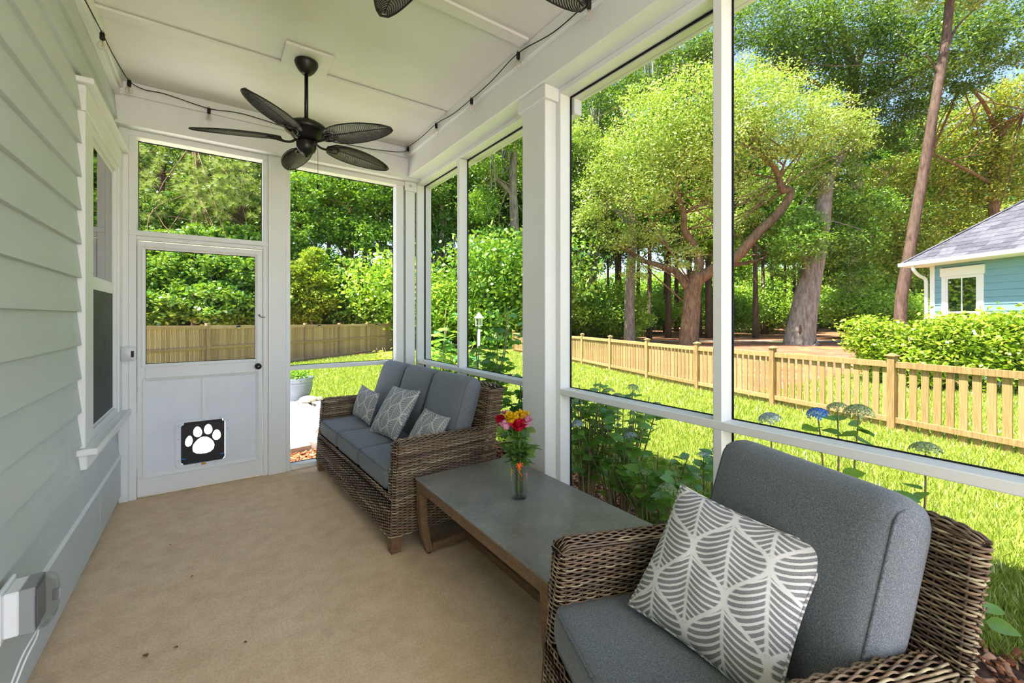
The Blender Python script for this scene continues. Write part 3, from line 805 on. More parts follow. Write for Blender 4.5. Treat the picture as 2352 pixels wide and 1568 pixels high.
# ================================================================== FURNITURE
def cushion_mesh(name, hx, hy, hz, r, crown, n=14, mat='grey_fabric'):
    """rounded, crowned box cushion"""
    bm = bmesh.new()
    bmesh.ops.create_cube(bm, size=2.0)
    bmesh.ops.subdivide_edges(bm, edges=bm.edges[:], cuts=n, use_grid_fill=True)
    for v in bm.verts:
        p = np.array(v.co) * np.array([hx, hy, hz])
        # cluster grid towards the edges so that the rounding stays smooth
        q = np.array(v.co); q = np.sign(q) * (1 - (1 - np.abs(q)) ** 1.35)
        p = q * np.array([hx, hy, hz])
        inn = np.clip(p, -np.array([hx, hy, hz]) + r, np.array([hx, hy, hz]) - r)
        d = p - inn; L = np.linalg.norm(d)
        if L > 1e-9: p = inn + d / L * r
        ux, uy = p[0] / hx, p[1] / hy
        p[2] += math.copysign(crown, p[2]) * (1 - ux * ux) * (1 - uy * uy) * min(1, abs(p[2]) / (hz - r + 1e-6))
        bl = 1 - (p[2] / hz) ** 2
        p[0] += math.copysign(.008, p[0]) * bl * (abs(ux) > .85); p[1] += math.copysign(.006, p[1]) * bl * (abs(uy) > .85)
        v.co = p
    me = bpy.data.meshes.new(name); bm.to_mesh(me); bm.free()
    me.polygons.foreach_set('use_smooth', [True] * len(me.polygons))
    me.materials.append(MAT[mat]); return me
def piping_mesh(name, hx, hy, hz, r, rad=.0048):
    out = []
    for s in (-1, 1):
        z = s * (hz - r * .42)
        pts = [(p[0], p[1], z) for p in rrect(-hx + .001, hx - .001, -hy + .001, hy - .001, r * 1.1, 5)]
        out.append(MB().tube(pts, rad, 6, closed=True).mesh(name, 'grey_piping'))
    return out

def weave_rows(rows, pitch, stake, amp=.0040, thick=.0036):
    """each row: (points, normals); strands bend over and under the stakes"""
    V, F = [], []; o = 0
    for ri, (P, Nn, par) in enumerate(rows):
        P = np.asarray(P, float); Nn = np.asarray(Nn, float)
        seg = np.r_[0, np.cumsum(np.linalg.norm(np.diff(P, axis=0), axis=1))]
        L = seg[-1]
        if L < stake: continue
        m = max(3, int(round(L / (stake / 3))) + 1)
        # break a long row in lengths so that strands differ along the way
        s = np.linspace(0, L, m)
        Q = np.stack([np.interp(s, seg, P[:, k]) for k in range(3)], 1)
        W = np.stack([np.interp(s, seg, Nn[:, k]) for k in range(3)], 1)
        W /= np.linalg.norm(W, axis=1)[:, None] + 1e-9
        ph = (par % 2) * PI
        off = amp * np.sin(PI * s / stake + ph)
        T = np.gradient(Q, axis=0); T /= np.linalg.norm(T, axis=1)[:, None] + 1e-9
        B = np.cross(T, W)
        jit = RNG.normal(0, .0004)
        C = Q + W * (off + thick * .6)[:, None] + B * jit
        h = pitch * .47
        ring = np.stack([C + W * thick, C + B * h * .92 + W * thick * .25, C - W * thick, C - B * h * .92 + W * thick * .25], 1)   # m,4,3
        start = 0
        while start < m - 1:
            ln = int(RNG.integers(14, 40)); end = min(m - 1, start + ln)
            if m - 1 - end < 6: end = m - 1
            k = end - start + 1
            V.append(ring[start:end + 1].reshape(-1, 3))
            idx = np.arange(k - 1)[:, None] * 4 + o
            for a in range(4):
                b = (a + 1) % 4
                F.append(np.concatenate([idx + a, idx + b, idx + b + 4, idx + a + 4], 1))
            o += k * 4; start = end
    return np.concatenate(V), np.concatenate(F)

def wicker_seat(root, L, ncush, pitch=.0082, stake=.031, AT=.105, back=0.0, D=.72):
    """wicker frame of width L with ncush seats; x = depth, y = width, z up"""
    zb, zs, za = .10, .335, .632
    lean = lambda z: .045 * max(0, (z - zb)) / .55
    rows = []
    def addrow(pts, nrm, par=None): rows.append((pts, nrm, len(rows) if par is None else par))
    def arc(cx, cy, r, a0, a1, n=5): return [(cx + r * math.cos(a0 + (a1 - a0) * k / n), cy + r * math.sin(a0 + (a1 - a0) * k / n)) for k in range(n + 1)]
    def nrm2(pts):
        P = np.array(pts); T = np.gradient(P[:, :2], axis=0)
        n = np.stack([-T[:, 1], T[:, 0], np.zeros(len(P))], 1); return n
    r = .03
    z = zb + pitch / 2
    while z < zs:                                         # lower body: round three sides
        x0 = lean(z)
        p = [(D, 0)] + arc(x0 + r, r, r, -PI / 2, -PI) + arc(x0 + r, L - r, r, PI, PI / 2) + [(D, L)]
        # path runs -x along the near side, +y along the front, +x along the far side; outward is on the left of travel reversed
        P = [(a, b, z) for a, b in p]
        n = -nrm2(P) * np.array([1, 1, 1])
        c = np.array([D / 2, L / 2]); 
        if np.dot(np.array(P)[0, :2] - c, n[0, :2]) < 0: n = -n
        addrow(P, n); z += pitch
    while z < za:                                          # arms
        x0 = lean(z)
        for s in (0, 1):
            base = [(D, 0)] + arc(x0 + r, r, r, -PI / 2, -PI) + arc(x0 + r, AT - r, r, PI, PI / 2) + [(D - .06, AT)]
            P = [(a, (b if s == 0 else L - b), z) for a, b in base]
            n = nrm2(P)
            if n[0][1] * (-1 if s == 0 else 1) < 0: n = -n
            addrow(P, n, int(round(z / pitch)))
        z += pitch
    # arm tops: rounded, strands run front to back, slope down slightly
    for s in (0, 1):
        nr = 13
        for k in range(nr + 1):
            a = PI * k / nr
            yy = AT / 2 - math.cos(a) * (AT / 2 - .004); zz = za - .006 + math.sin(a) * .026
            P, N = [], []
            for t in np.linspace(0, 1, 24):
                x = lean(za) + .004 + t * (D - .02 - lean(za)); 
                ease = min(1, t / .035)
                P.append((x, yy if s == 0 else L - yy, za - .006 + (zz - za + .006) * math.sqrt(ease) - .014 * t)); N.append((0, -math.cos(a) if s == 0 else math.cos(a), math.sin(a) + .15))
            addrow(P, N)
    # back
    xf = lambda z: .605 + back * .7 + (z - .33) * .15
    xb = lambda z: D + max(0, z - .55) * .235
    zt = .905
    z = zs
    while z < zt:
        p = [(xf(z), L - .02), (xf(z), .02)] + arc(xf(z) + .02, .02, .02, PI, PI * 1.5, 3) + arc(xb(z) - .02, .02, .02, -PI / 2, 0, 3) + [(xb(z), L - .02)] + arc(xb(z) - .02, L - .02, .02, 0, PI / 2, 3) + arc(xf(z) + .02, L - .02, .02, PI / 2, PI, 3)
        P = [(a, b, z) for a, b in p]; n = nrm2(P)
        if n[0][0] > 0: n = -n
        addrow(P, n); z += pitch
    nr = 12
    for k in range(nr + 1):
        a = PI * k / nr
        xm, hw = (xf(zt) + xb(zt)) / 2, (xb(zt) - xf(zt)) / 2 - .004
        P = [(xm - math.cos(a) * hw, y, zt - .004 + math.sin(a) * .022 * min(1, math.sqrt(max(.02, min(y, L - y) / .05)))) for y in np.linspace(.004, L - .004, 24)]
        addrow(P, [(-math.cos(a), 0, math.sin(a) + .15)] * 24)
    V, F = weave_rows(rows, pitch, stake)
    o = link('wicker_weave', np_mesh('wicker_weave', V, F, 'wicker_strand', True), root)
    o['kind'] = 'stuff'; o['label'] = 'brown and grey woven wicker strands'
    # upright stakes seen between the strands
    st = MB()
    def stake_line(p0, p1): st.tube([p0, p1], .0032, 5, cap=False)
    e = .0005
    for x in np.arange(.05, D - .01, stake):
        for s in (0, 1):
            yo = e if s == 0 else L - e; yi = AT - e if s == 0 else L - AT + e
            stake_line((x, yo, zb), (x + .0, yo, za)); stake_line((x + .01, yi, zs), (x + .01, yi, za))
    for y in np.arange(.02, L, stake):
        stake_line((lean(zb) + e, y, zb), (lean(zs) + e, y, zs))
        stake_line((xf(zs) + e, y, zs), (xf(zt) + e, y, zt)); stake_line((xb(.55) - e, y, .55), (xb(zt) - e, y, zt))
    so = st.build('wicker_stakes', 'wicker_stake', root); so['kind'] = 'stuff'
    # core behind the weave
    g = .0045
    co = MB()
    co.box(.02 + g, D - g, g, L - g, zb + .003, zs - .02)
    co.box(.004 + g, .03, g + .02, L - g - .02, zb + .003, zs - .03)
    for s in (0, 1):
        y0, y1 = (g, AT - g) if s == 0 else (L - AT + g, L - g)
        co.hexa([(lean(zs) + g, y0, zs - .05), (D - g, y0, zs - .05), (D - g, y1, zs - .05), (lean(zs) + g, y1, zs - .05), (lean(za) + g, y0, za), (D - g, y0, za - .015), (D - g, y1, za - .015), (lean(za) + g, y1, za)])
        co.hexa([(lean(zs) + g + .01, y0 + .01, za - .01), (D - g, y0 + .01, za - .02), (D - g, y1 - .01, za - .02), (lean(zs) + g + .01, y1 - .01, za - .01), (lean(za) + .03, y0 + .025, za + .014), (D - g, y0 + .025, za), (D - g, y1 - .025, za), (lean(za) + .03, y1 - .025, za + .014)])
    zz = [zs - .05, .55, zt, zt + .013]
    for a, b in zip(zz[:-1], zz[1:]):
        i = 0 if b < zt + .01 else .015
        co.hexa([(xf(a) + g, g, a), (xb(a) - g, g, a), (xb(a) - g, L - g, a), (xf(a) + g, L - g, a), (xf(b) + g + i, g + i, b), (xb(b) - g - i, g + i, b), (xb(b) - g - i, L - g - i, b), (xf(b) + g + i, L - g - i, b)])
    co.build('wicker_core', 'wicker_core', root)
    for x0 in (.004, D - .07):
        for y0 in (.005, L - .075):
            p = [(x0 + .006, y0 + .006, 0), (x0 + .062, y0 + .006, 0), (x0 + .062, y0 + .062, 0), (x0 + .006, y0 + .062, 0), (x0, y0, .102), (x0 + .068, y0, .102), (x0 + .068, y0 + .068, .102), (x0, y0 + .068, .102)]
            MB().hexa(p).build('leg', 'brown_wood', root)
    # cushions
    W = (L - 2 * AT) / ncush
    hx, hy, hz, r = .295, W / 2 - .003, .068, .032
    sm = cushion_mesh('seat_cushion', hx, hy, hz, r, .014); pm = piping_mesh('piping', hx, hy, hz, r)
    for i in range(ncush):
        c = link('seat_cushion', sm, root, (.018 + hx, AT + W * (i + .5), zs + hz + .006))
        for q in pm: link('piping', q, c)
    bx, by, bz, br = .080, W / 2 - .003, .288, .066
    # back cushion: local x = thickness, tilted back
    def back_mesh():
        me = cushion_mesh('back_cushion', bz, by, bx, br, .022)     # lying
        return me
    bp_ = []
    for s in (-1, 1):
        bp_.append(MB().tube([(p[0], s * (by - .016), p[1]) for p in rrect(-bz + .019, bz - .019, -bx + .019, bx - .019, br * .72, 6)], .0052, 6, closed=True).mesh('piping', 'grey_piping'))
    bm_ = back_mesh()
    for i in range(ncush):
        c = link('back_cushion', bm_, root, (.548 + back, AT + W * (i + .5), .698 - back * .16), (0, -PI / 2 + .32, 0))
        for q in bp_: link('piping', q, c)
    return root

sofa = thing('wicker_sofa', 'three-seat brown wicker sofa with grey cushions by the screen wall', 'sofa', (.858, 2.445, 0), math.radians(2.3))
wicker_seat(sofa, 1.80, 3, back=.032, D=.752)
CH_A = math.radians(-20.4)
chair = thing('wicker_armchair', 'brown wicker armchair with grey cushions close beside the table end', 'armchair', (.655, .428, 0), CH_A)
wicker_seat(chair, .75, 1, .0076, .029, AT=.085, back=.095, D=.712)

# ------------------------------------------------ throw pillows
def pillow_mesh(name, hw, hh, t, mat, pinch=.07, n=26, off=(0, 0), rot=0.0):
    vs, uv, fs = [], [], []
    for side in (1, -1):
        for i in range(n + 1):
            for j in range(n + 1):
                a = -1 + 2 * i / n; b = -1 + 2 * j / n
                a = math.copysign(1 - (1 - abs(a)) ** 1.25, a); b = math.copysign(1 - (1 - abs(b)) ** 1.25, b)
                x = hw * a * (1 - pinch * (1 - b * b)); y = hh * b * (1 - pinch * (1 - a * a))
                e = max(0, (1 - abs(a) ** 2.4)) * max(0, (1 - abs(b) ** 2.4))
                wr_ = .005 * math.sin(9 * a + 4 * b) * math.sin(5 * b - 3 * a) * e
                vs.append((x, y, side * (t * e ** .48 + wr_)))
                cr, sr = math.cos(rot), math.sin(rot)
                uv.append((hw * a * cr - hh * b * sr + off[0] + 5, hw * a * sr + hh * b * cr + off[1] + 5))
        o = 0 if side == 1 else (n + 1) ** 2
        for i in range(n):
            for j in range(n):
                q = (o + i * (n + 1) + j, o + (i + 1) * (n + 1) + j, o + (i + 1) * (n + 1) + j + 1, o + i * (n + 1) + j + 1)
                fs.append(q if side == 1 else q[::-1])
    mb = MB(); mb._add(vs, fs, True)
    me = mb.mesh(name, mat, uv)
    edge = []
    for k in range(n + 1): edge.append((-1 + 2 * k / n, -1))
    for k in range(1, n + 1): edge.append((1, -1 + 2 * k / n))
    for k in range(1, n + 1): edge.append((1 - 2 * k / n, 1))
    for k in range(1, n): edge.append((-1, 1 - 2 * k / n))
    pts = [(hw * a * (1 - pinch * (1 - b * b)), hh * b * (1 - pinch * (1 - a * a)), 0) for a, b in edge]
    pp = MB().tube(pts, .0042, 6, closed=True)
    return me, pp.v, pp.f
def throw_pillow(label, cat_group, center, xdir, ydir, hw, hh, t, mat, **k):
    """xdir: pillow's width direction, ydir: its up direction in the world"""
    xd = Vector(xdir).normalized(); yd = Vector(ydir); yd = (yd - xd * yd.dot(xd)).normalized(); zd = xd.cross(yd)
    me, pv, pf_ = pillow_mesh('throw_pillow', hw, hh, t, mat, **k)
    o = link('throw_pillow', me); tag(o, label, 'pillow', cat_group)
    o.matrix_world = Matrix.Translation(center) @ Matrix(((xd.x, yd.x, zd.x), (xd.y, yd.y, zd.y), (xd.z, yd.z, zd.z))).to_4x4()
    l = MB(); l._add(pv, pf_, True)
    uvs = [(p[0] + 5, p[1] + 5) for p in pv]
    l.build('piping', mat, o, uvs)
    return o
def loc2w(root, p): return (Matrix.Translation(root.location) @ Matrix.Rotation(root.rotation_euler[2], 4, 'Z')) @ Vector(p)
G = 'leaf print throw pillows'
RS = Matrix.Rotation(math.radians(2.3), 3, 'Z'); RC = Matrix.Rotation(CH_A, 3, 'Z')
throw_pillow('large pale grey throw pillow with bold white leaf print on the armchair', G, (1.180, .648, .655), (.01, -.9966, -.08), (.60, -.011, .80), .210, .202, .062, 'leaf_print', pinch=.06, rot=-.25)
throw_pillow('square grey leaf print pillow in the middle of the sofa', G, (1.172, 3.251, .662), (.1416, -.9896, .0236), (.5264, .0954, .8449), .214, .200, .062, 'leaf_print_fine', rot=.15)
throw_pillow('small leaf print lumbar pillow nearest the far sofa arm', G, (1.110, 3.80, .634), (.093, -.992, -.083), (.30, -.06, .95), .195, .136, .056, 'leaf_print_fine', off=(.03, .05))
throw_pillow('small leaf print lumbar pillow beside the near sofa arm', G, (1.235, 2.77, .606), (.024, -.9997, .001), (.54, .014, .84), .195, .136, .056, 'leaf_print_fine', off=(.01, .02))

# ------------------------------------------------ coffee table
TX0, TX1, TY0, TY1, TZ = .985, 1.652, 1.172, 2.385, .452
tb = thing('coffee_table', 'long coffee table with slate-look top and curved brown wooden legs', 'table', ((TX0 + TX1) / 2, (TY0 + TY1) / 2, 0))
hx, hy = (TX1 - TX0) / 2, (TY1 - TY0) / 2
top = MB().box(-hx, hx, -hy, hy, TZ - .012, TZ, .002).build('table_top', 'slate_top', tb)
for a in ((-hx + .004, hx - .004, -hy + .004, -hy + .034), (-hx + .004, hx - .004, hy - .034, hy - .004), (-hx + .004, -hx + .034, -hy + .034, hy - .034), (hx - .034, hx - .004, -hy + .034, hy - .034)):
    MB().box(a[0], a[1], a[2], a[3], TZ - .066, TZ - .0125, .002).build('apron', 'brown_wood', tb)
MB().box(-hx + .03, hx - .03, -hy + .03, hy - .03, TZ - .020, TZ - .0125).build('underside', 'black_plastic', tb)
for sx in (-1, 1):
    for sy in (-1, 1):
        mb = MB(); prev = None
        ns = 10
        ring = []
        for k in range(ns + 1):
            t = k / ns; z = .014 + (TZ - .08) * t
            cur = .048 * (1 - t) ** 2.6
            xo = sx * (hx - .006 - cur); xi = sx * (hx - .050 - cur * .9)
            y0, y1 = sy * (hy - .006), sy * (hy - .052)
            ring.append([(xo, y0, z), (xi, y0, z), (xi, y1, z), (xo, y1, z)])
        vs = [p for r_ in ring for p in r_]
        fs = [(k * 4 + a, k * 4 + (a + 1) % 4, (k + 1) * 4 + (a + 1) % 4, (k + 1) * 4 + a) for k in range(ns) for a in range(4)] + [(0, 1, 2, 3), tuple(range(ns * 4, ns * 4 + 4))]
        mb._add(vs, fs); lg = mb.build('leg', 'brown_wood', tb)
        MB().lathe([(.012, 0), (.013, .014)], (sx * (hx - .075), sy * (hy - .03), 0), 12).build('foot', 'black_plastic', lg)
for sy in (-1, 1):
    MB().box(-hx + .09, hx - .09, sy * (hy - .052), sy * (hy - .006), .014, .062, .002).build('end_stretcher', 'brown_wood', tb)
MB().box(-.024, .024, -hy + .05, hy - .05, .016, .060, .002).build('long_stretcher', 'brown_wood', tb)

# ------------------------------------------------ vase with roses
VX, VY = 1.322, 1.808
va = thing('glass_vase', 'clear glass cylinder vase painted with small palm trees', 'vase', (VX, VY, TZ))
R, HV = .0425, .245
gl = MB().lathe([(0, 0), (R - .004, 0), (R, .004), (R, HV), (R - .001, HV + .0015), (R - .0025, HV), (R - .0025, .018), (R - .006, .014), (0, .014)], n=40, cap=False).build('vase_glass', 'clear_glass', va)
# painted palms as thin raised shapes on the cylinder
def palm(name, mat, ang, zc, sc):
    strips = []
    for dx, dz, dr in ((-.024, .006, .010), (-.020, -.010, .006), (-.010, -.024, .004), (.006, .022, .006), (.024, .010, .010), (.024, -.006, .006), (-.014, .018, .006), (.010, -.022, .002)):
        pts = [np.array([0, 0]), np.array([dx * .55, dz * .55 + dr]), np.array([dx, dz])]
        strips.append((bez([(p[0], p[1], 0) for p in pts], 4), .0042))
    strips.append((bez([(0, 0, 0), (.002, -.03, 0), (.016, -.052, 0)], 5), .0030))
    V, F = [], []
    for pts, w in strips:
        n = len(pts); o = len(V)
        for i, p in enumerate(pts):
            t = pts[min(i + 1, n - 1)] - pts[max(i - 1, 0)]; t = t / np.linalg.norm(t); nr_ = np.array([-t[1], t[0]])
            ww = w * (1 - .75 * (i / (n - 1)) ** 2) if w > .0035 else w
            for s in (-1, 1):
                q = (p[:2] + nr_ * ww * s * .6) * sc
                a = ang + q[0] / R; V.append(((R + .0006) * math.cos(a), (R + .0006) * math.sin(a), zc + q[1]))
        F += [(o + 2 * i, o + 2 * i + 1, o + 2 * i + 3, o + 2 * i + 2) for i in range(n - 1)]
    m = MB(); m._add(V, F); return m.build(name, mat, va)
face = math.atan2(-VY, -VX)
palm('painted_palm', 'palm_orange', face + .05, .178, 1.0)
palm('painted_palm', 'palm_yellow', face - 1.22, .140, .95)
palm('painted_palm', 'palm_pink', face + 1.35, .120, .9)
rbp = [(VX + .019 * math.cos(a) + .004, VY + .019 * math.sin(a), TZ + .094 + .002 * math.sin(a * 2)) for a in np.linspace(0, 2 * PI, 19)[:-1]]
o = MB().tube(rbp, .0024, 6, closed=True).build('rubber_band', 'rubber_band'); tag(o, 'tan rubber band holding the rose stems inside the vase', 'rubber band')

def petal_mesh(name, mat, w, h, curl, cup):
    vs, fs = [], []; n = 6
    for i in range(n + 1):
        for j in range(n + 1):
            a = -1 + 2 * i / n; t = j / n
            ww = w * (math.sin(PI * (.10 + .74 * t)) ** .9)
            x = a * ww; z = h * t * (1 - .26 * a * a * t)
            y = cup * (t ** 1.2) - .62 * w * a * a * (1 - .35 * t) + curl * max(0, t - .6) ** 2 * 7 + .0016 * math.sin(5 * a + 2) * t * t
            vs.append((x, y, z)); 
    for i in range(n):
        for j in range(n): fs.append((i * (n + 1) + j, (i + 1) * (n + 1) + j, (i + 1) * (n + 1) + j + 1, i * (n + 1) + j + 1))
    m = MB(); m._add(vs, fs, True); return m.mesh(name, mat)
def leaf_shape(name, mat, L, W, fold=.18, n=6, teeth=0):
    vs, fs = [], []
    for i in range(n + 1):
        t = i / n; w = W * math.sin(PI * t ** .8) ** .85 if 0 < t < 1 else 0.0
        dz = -.10 * L * t * t
        vs += [(-w, L * t - .03 * L * (w > 0), dz + fold * w), (0, L * t, dz), (w, L * t - .03 * L * (w > 0), dz + fold * w)]
    for i in range(n):
        for s in (0, 1): fs.append((i * 3 + s, i * 3 + s + 1, i * 3 + s + 4, i * 3 + s + 3))
    m = MB(); m._add(vs, fs, True); return m.mesh(name, mat)
def orient(dirv, roll=0.0):
    """matrix whose local +Y points along dirv, +Z as near up as may be"""
    y = Vector(dirv).normalized(); x = y.cross(Vector((0, 0, 1)))
    if x.length < 1e-3: x = Vector((1, 0, 0))
    x.normalize(); z = x.cross(y)
    return Matrix(((x.x, y.x, z.x), (x.y, y.y, z.y), (x.z, y.z, z.z))).to_4x4() @ Matrix.Rotation(roll, 4, 'Y')
PET = {}
for c in ('red', 'yellow', 'pink'):
    PET[c] = [petal_mesh('petal', 'petal_' + c, .013, .036, .0, -.003), petal_mesh('petal', 'petal_' + c, .019, .040, .004, .002), petal_mesh('petal', 'petal_' + c, .023, .040, .011, .005)]
ROSE_LEAF = leaf_shape('leaf', 'leaf_rose', .062, .023)
right = Vector((CA, -SA, 0)); fwd = Vector((SA, CA, 0))
def rose(label, color, u, v, dd, size=1.0, leaves=3, seed=0):
    leaves += 2; v += 6
    rg = random.Random(seed)
    dep = VX * SA + VY * CA
    c = Vector(at(u, v, dep + dd))
    low = Vector((VX, VY, TZ + .02)) + right * rg.uniform(-.018, .022) + fwd * rg.uniform(-.02, .02)
    t = thing('rose', label, 'rose', tuple(low), group='roses in the vase')
    base = c - low - Vector((0, 0, .022))
    neck = Vector((0, 0, 0)).lerp(base, .33); neck.x *= .25; neck.y *= .25
    mid = base.lerp(Vector((0, 0, base.z)), .55); mid.z = base.z * .62
    pts = bez([(0, 0, 0), tuple(neck), tuple(mid), tuple(base)], 7)
    MB().tube(pts, .0032, 6).build('stem', 'rose_stem', t)
    bl = MB().ball((0, 0, .012), (.010, .010, .015), 10, 7).build('bloom', 'petal_' + color, t, loc=tuple(base), rot=(rg.uniform(-.15, .15), rg.uniform(-.15, .15), rg.uniform(0, 6)), scale=size * 1.2)
    lean_ = Vector((base.x, base.y, 0)) * 2.0
    k = 0
    for ring, (cnt, tilt, rad, zz) in enumerate(((3, -.10, .003, .010), (4, .02, .007, .006), (5, .16, .010, .002), (5, .40, .012, -.002))):
        for i in range(cnt):
            a = 2 * PI * i / cnt + ring * .6 + rg.uniform(-.15, .15)
            pm = link('petal', PET[color][min(ring, 2)], bl)
            pm.matrix_local = Matrix.Rotation(a, 4, 'Z') @ Matrix.Translation((0, rad, zz)) @ Matrix.Rotation(-tilt + .1 + rg.uniform(-.08, .08), 4, 'X') @ Matrix.Rotation(rg.uniform(-.22, .22), 4, 'Y') @ Matrix.Scale(rg.uniform(.88, 1.08), 4)
    MB().lathe([(.003, -.012), (.008, -.004), (.009, .004), (.004, .010)], n=10).build('calyx', 'rose_stem', bl)
    for i in range(leaves):
        f = rg.uniform(.55, .95); p = pts[int(f * (len(pts) - 1))]
        a = rg.uniform(0, 2 * PI); d = Vector((math.cos(a), math.sin(a), rg.uniform(-.25, .45)))
        for side, sc in ((0, 1.0), (.9, .75), (-.9, .75)):
            d2 = Matrix.Rotation(side, 3, 'Z') @ d
            l = link('leaf', ROSE_LEAF, t)
            off = Vector(p) + d.normalized() * (.012 + (.018 if side == 0 else 0))
            l.matrix_local = Matrix.Translation(off) @ orient(d2, rg.uniform(-.5, .5)) @ Matrix.Scale(sc * rg.uniform(.9, 1.25), 4)
        MB().tube([p, tuple(Vector(p) + d.normalized() * .034)], .0013, 5).build('leaf_stalk', 'rose_stem', t)
    return t
rose('red rose at the outer side of the bouquet against the wicker', 'red', 1152, 960, .0, 1.0, 3, 1)
rose('pink rose low in the bouquet between two red ones', 'pink', 1163, 969, -.03, .95, 3, 2)
rose('yellow rose at the front centre of the bouquet', 'yellow', 1175, 956, -.03, 1.08, 3, 3)
rose('yellow rose at the top of the bouquet near the column', 'yellow', 1200, 949, .01, 1.0, 3, 4)
rose('deep red rose at the front of the bouquet below the yellow ones', 'red', 1191, 972, -.045, 1.08, 4, 5)
rose('pink rose on the column side of the bouquet', 'pink', 1210, 963, -.01, 1.05, 4, 6)
rose('pale pink rose mostly hidden behind the front yellow rose', 'pink', 1163, 946, .04, .9, 3, 7)
rose('red rose tucked behind between the two yellow roses', 'red', 1191, 951, .03, .9, 4, 8)

# ------------------------------------------------ ceiling fans with palm-leaf blades
def blade_outline(t):       # half width, t from root to tip
    return .100 * (max(0, math.sin(PI * min(1, (.05 + .93 * t)) ** .86)) ** .56) * (1 - .06 * t)
def fan_blade_meshes():
    L0, L1 = .155, .665
    n = 18; m = 4
    vs, fs = [], []
    def droop(t): return -.012 * t * t
    for side in (0, 1):
        for i in range(n + 1):
            t = i / n; w = blade_outline(t) if 0 < i < n else (.018 if i == 0 else .016)
            for j in range(-m, m + 1):
                a = j / m
                vs.append((L0 + (L1 - L0) * t, a * w, droop(t) + .010 * (1 - a * a) + (0 if side else -.004)))
    k = 2 * m + 1; o = (n + 1) * k
    for i in range(n):
        for j in range(2 * m):
            q = (i * k + j, (i + 1) * k + j, (i + 1) * k + j + 1, i * k + j + 1)
            fs.append(q[::-1]); fs.append(tuple(o + a for a in q))
    b = MB(); b._add(vs, fs, True)
    edge = []
    for i in range(n + 1):
        t = i / n; w = blade_outline(t) if 0 < i < n else (.018 if i == 0 else .016); edge.append((L0 + (L1 - L0) * t, w, droop(t) - .002))
    edge = edge + [(p[0], -p[1], p[2]) for p in edge[::-1]]
    rim = MB().tube(edge, .0045, 6, closed=True)
    mr = MB().tube([(L0 + (L1 - L0) * t, 0, droop(t) + .005) for t in np.linspace(0, .99, 12)], [.004 - .002 * t for t in np.linspace(0, 1, 12)], 6)
    ve = MB()
    for i in range(1, 34):
        t0 = i / 35
        for s in (-1, 1):
            pts = []
            for a in np.linspace(0, 1, 6):
                t = min(.99, t0 + .13 * a ** 1.6); w = blade_outline(t)
                pts.append((L0 + (L1 - L0) * t, s * w * a * .985, droop(t) + .010 * (1 - a * a) - .0045))
            ve.tube(pts, .0019, 4, cap=False)
    return b.mesh('blade', 'fan_blade'), rim.mesh('blade_rim', 'fan_vein'), mr.mesh('midrib', 'fan_vein'), ve.mesh('leaf_veins', 'fan_vein')
FB = fan_blade_meshes()
ir = MB()
ir.tube(bez([(.06, 0, .0), (.10, 0, -.022), (.15, 0, -.020), (.185, 0, -.012)], 5), [.008] * 16, 8)
for s in (-1, 1):
    ir.tube(bez([(.135, 0, -.020), (.165, s * .030, -.012), (.205, s * .036, -.009), (.225, s * .030, -.009)], 4), .0055, 6)
ir.tube(bez([(.225, .030, -.009), (.238, .016, -.010), (.226, 0, -.011), (.238, -.016, -.010), (.225, -.030, -.009)], 3), .0050, 6)
IRON = ir.mesh('blade_iron', 'fan_bronze')
def ceiling_fan(label, x, y, a0, zb=2.598):
    t = thing('ceiling_fan', label, 'ceiling fan', (x, y, zb), group='palm-leaf ceiling fans')
    top = ZC - .019 - zb
    MB().lathe([(0, top), (.072, top), (.074, top - .012), (.068, top - .030), (.052, top - .058), (.036, top - .076), (.026, top - .084), (.0, top - .086)], n=28, cap=False).build('canopy', 'fan_bronze', t)
    MB().lathe([(.0125, .125), (.0125, top - .08)], n=14).build('downrod', 'fan_bronze', t)
    MB().lathe([(.0, .150), (.020, .150), (.030, .128), (.030, .12), (0, .12)], n=16, cap=False).build('rod_collar', 'fan_bronze', t)
    MB().lathe([(.0, .128), (.045, .126), (.085, .116), (.118, .098), (.136, .076), (.138, .064), (.128, .050), (.105, .036), (.088, .012), (.070, -.002), (0, -.004)], n=36, cap=False).build('motor_housing', 'fan_bronze', t)
    sw = MB().lathe([(0, -.002), (.056, -.006), (.063, -.020), (.062, -.052), (.054, -.072), (.046, -.080), (.040, -.088), (.024, -.098), (.012, -.104), (.008, -.116), (0, -.118)], n=30, cap=False).build('switch_housing', 'fan_bronze', t)
    for k in range(5):
        a = a0 + 2 * PI * k / 5
        M4 = Matrix.Rotation(a, 4, 'Z') @ Matrix.Rotation(math.radians(-12), 4, 'X')
        b = link('blade', FB[0], t); b.matrix_local = M4
        link('blade_rim', FB[1], b); link('midrib', FB[2], b)
        v = link('leaf_veins', FB[3], b); v['kind'] = 'stuff'
        i = link('blade_iron', IRON, t); i.matrix_local = M4
    c = MB().tube([(.062, -.03, -.045), (.066, -.032, -.10), (.066, -.032, -.30)], .0014, 5).build('pull_chain', 'black_metal', sw)
    MB().lathe([(.0, -.297), (.004, -.300), (.008, -.318), (.010, -.326), (.0, -.330)], (.066, -.032, 0), 12, cap=False).build('pull_knob', 'black_metal', sw)
    return t
ceiling_fan('bronze ceiling fan with palm-leaf blades hanging near the screen door', .527, 3.16, math.radians(91))
ceiling_fan('bronze palm-leaf ceiling fan overhead of which only two blade tips show', .53, .995, math.radians(88))

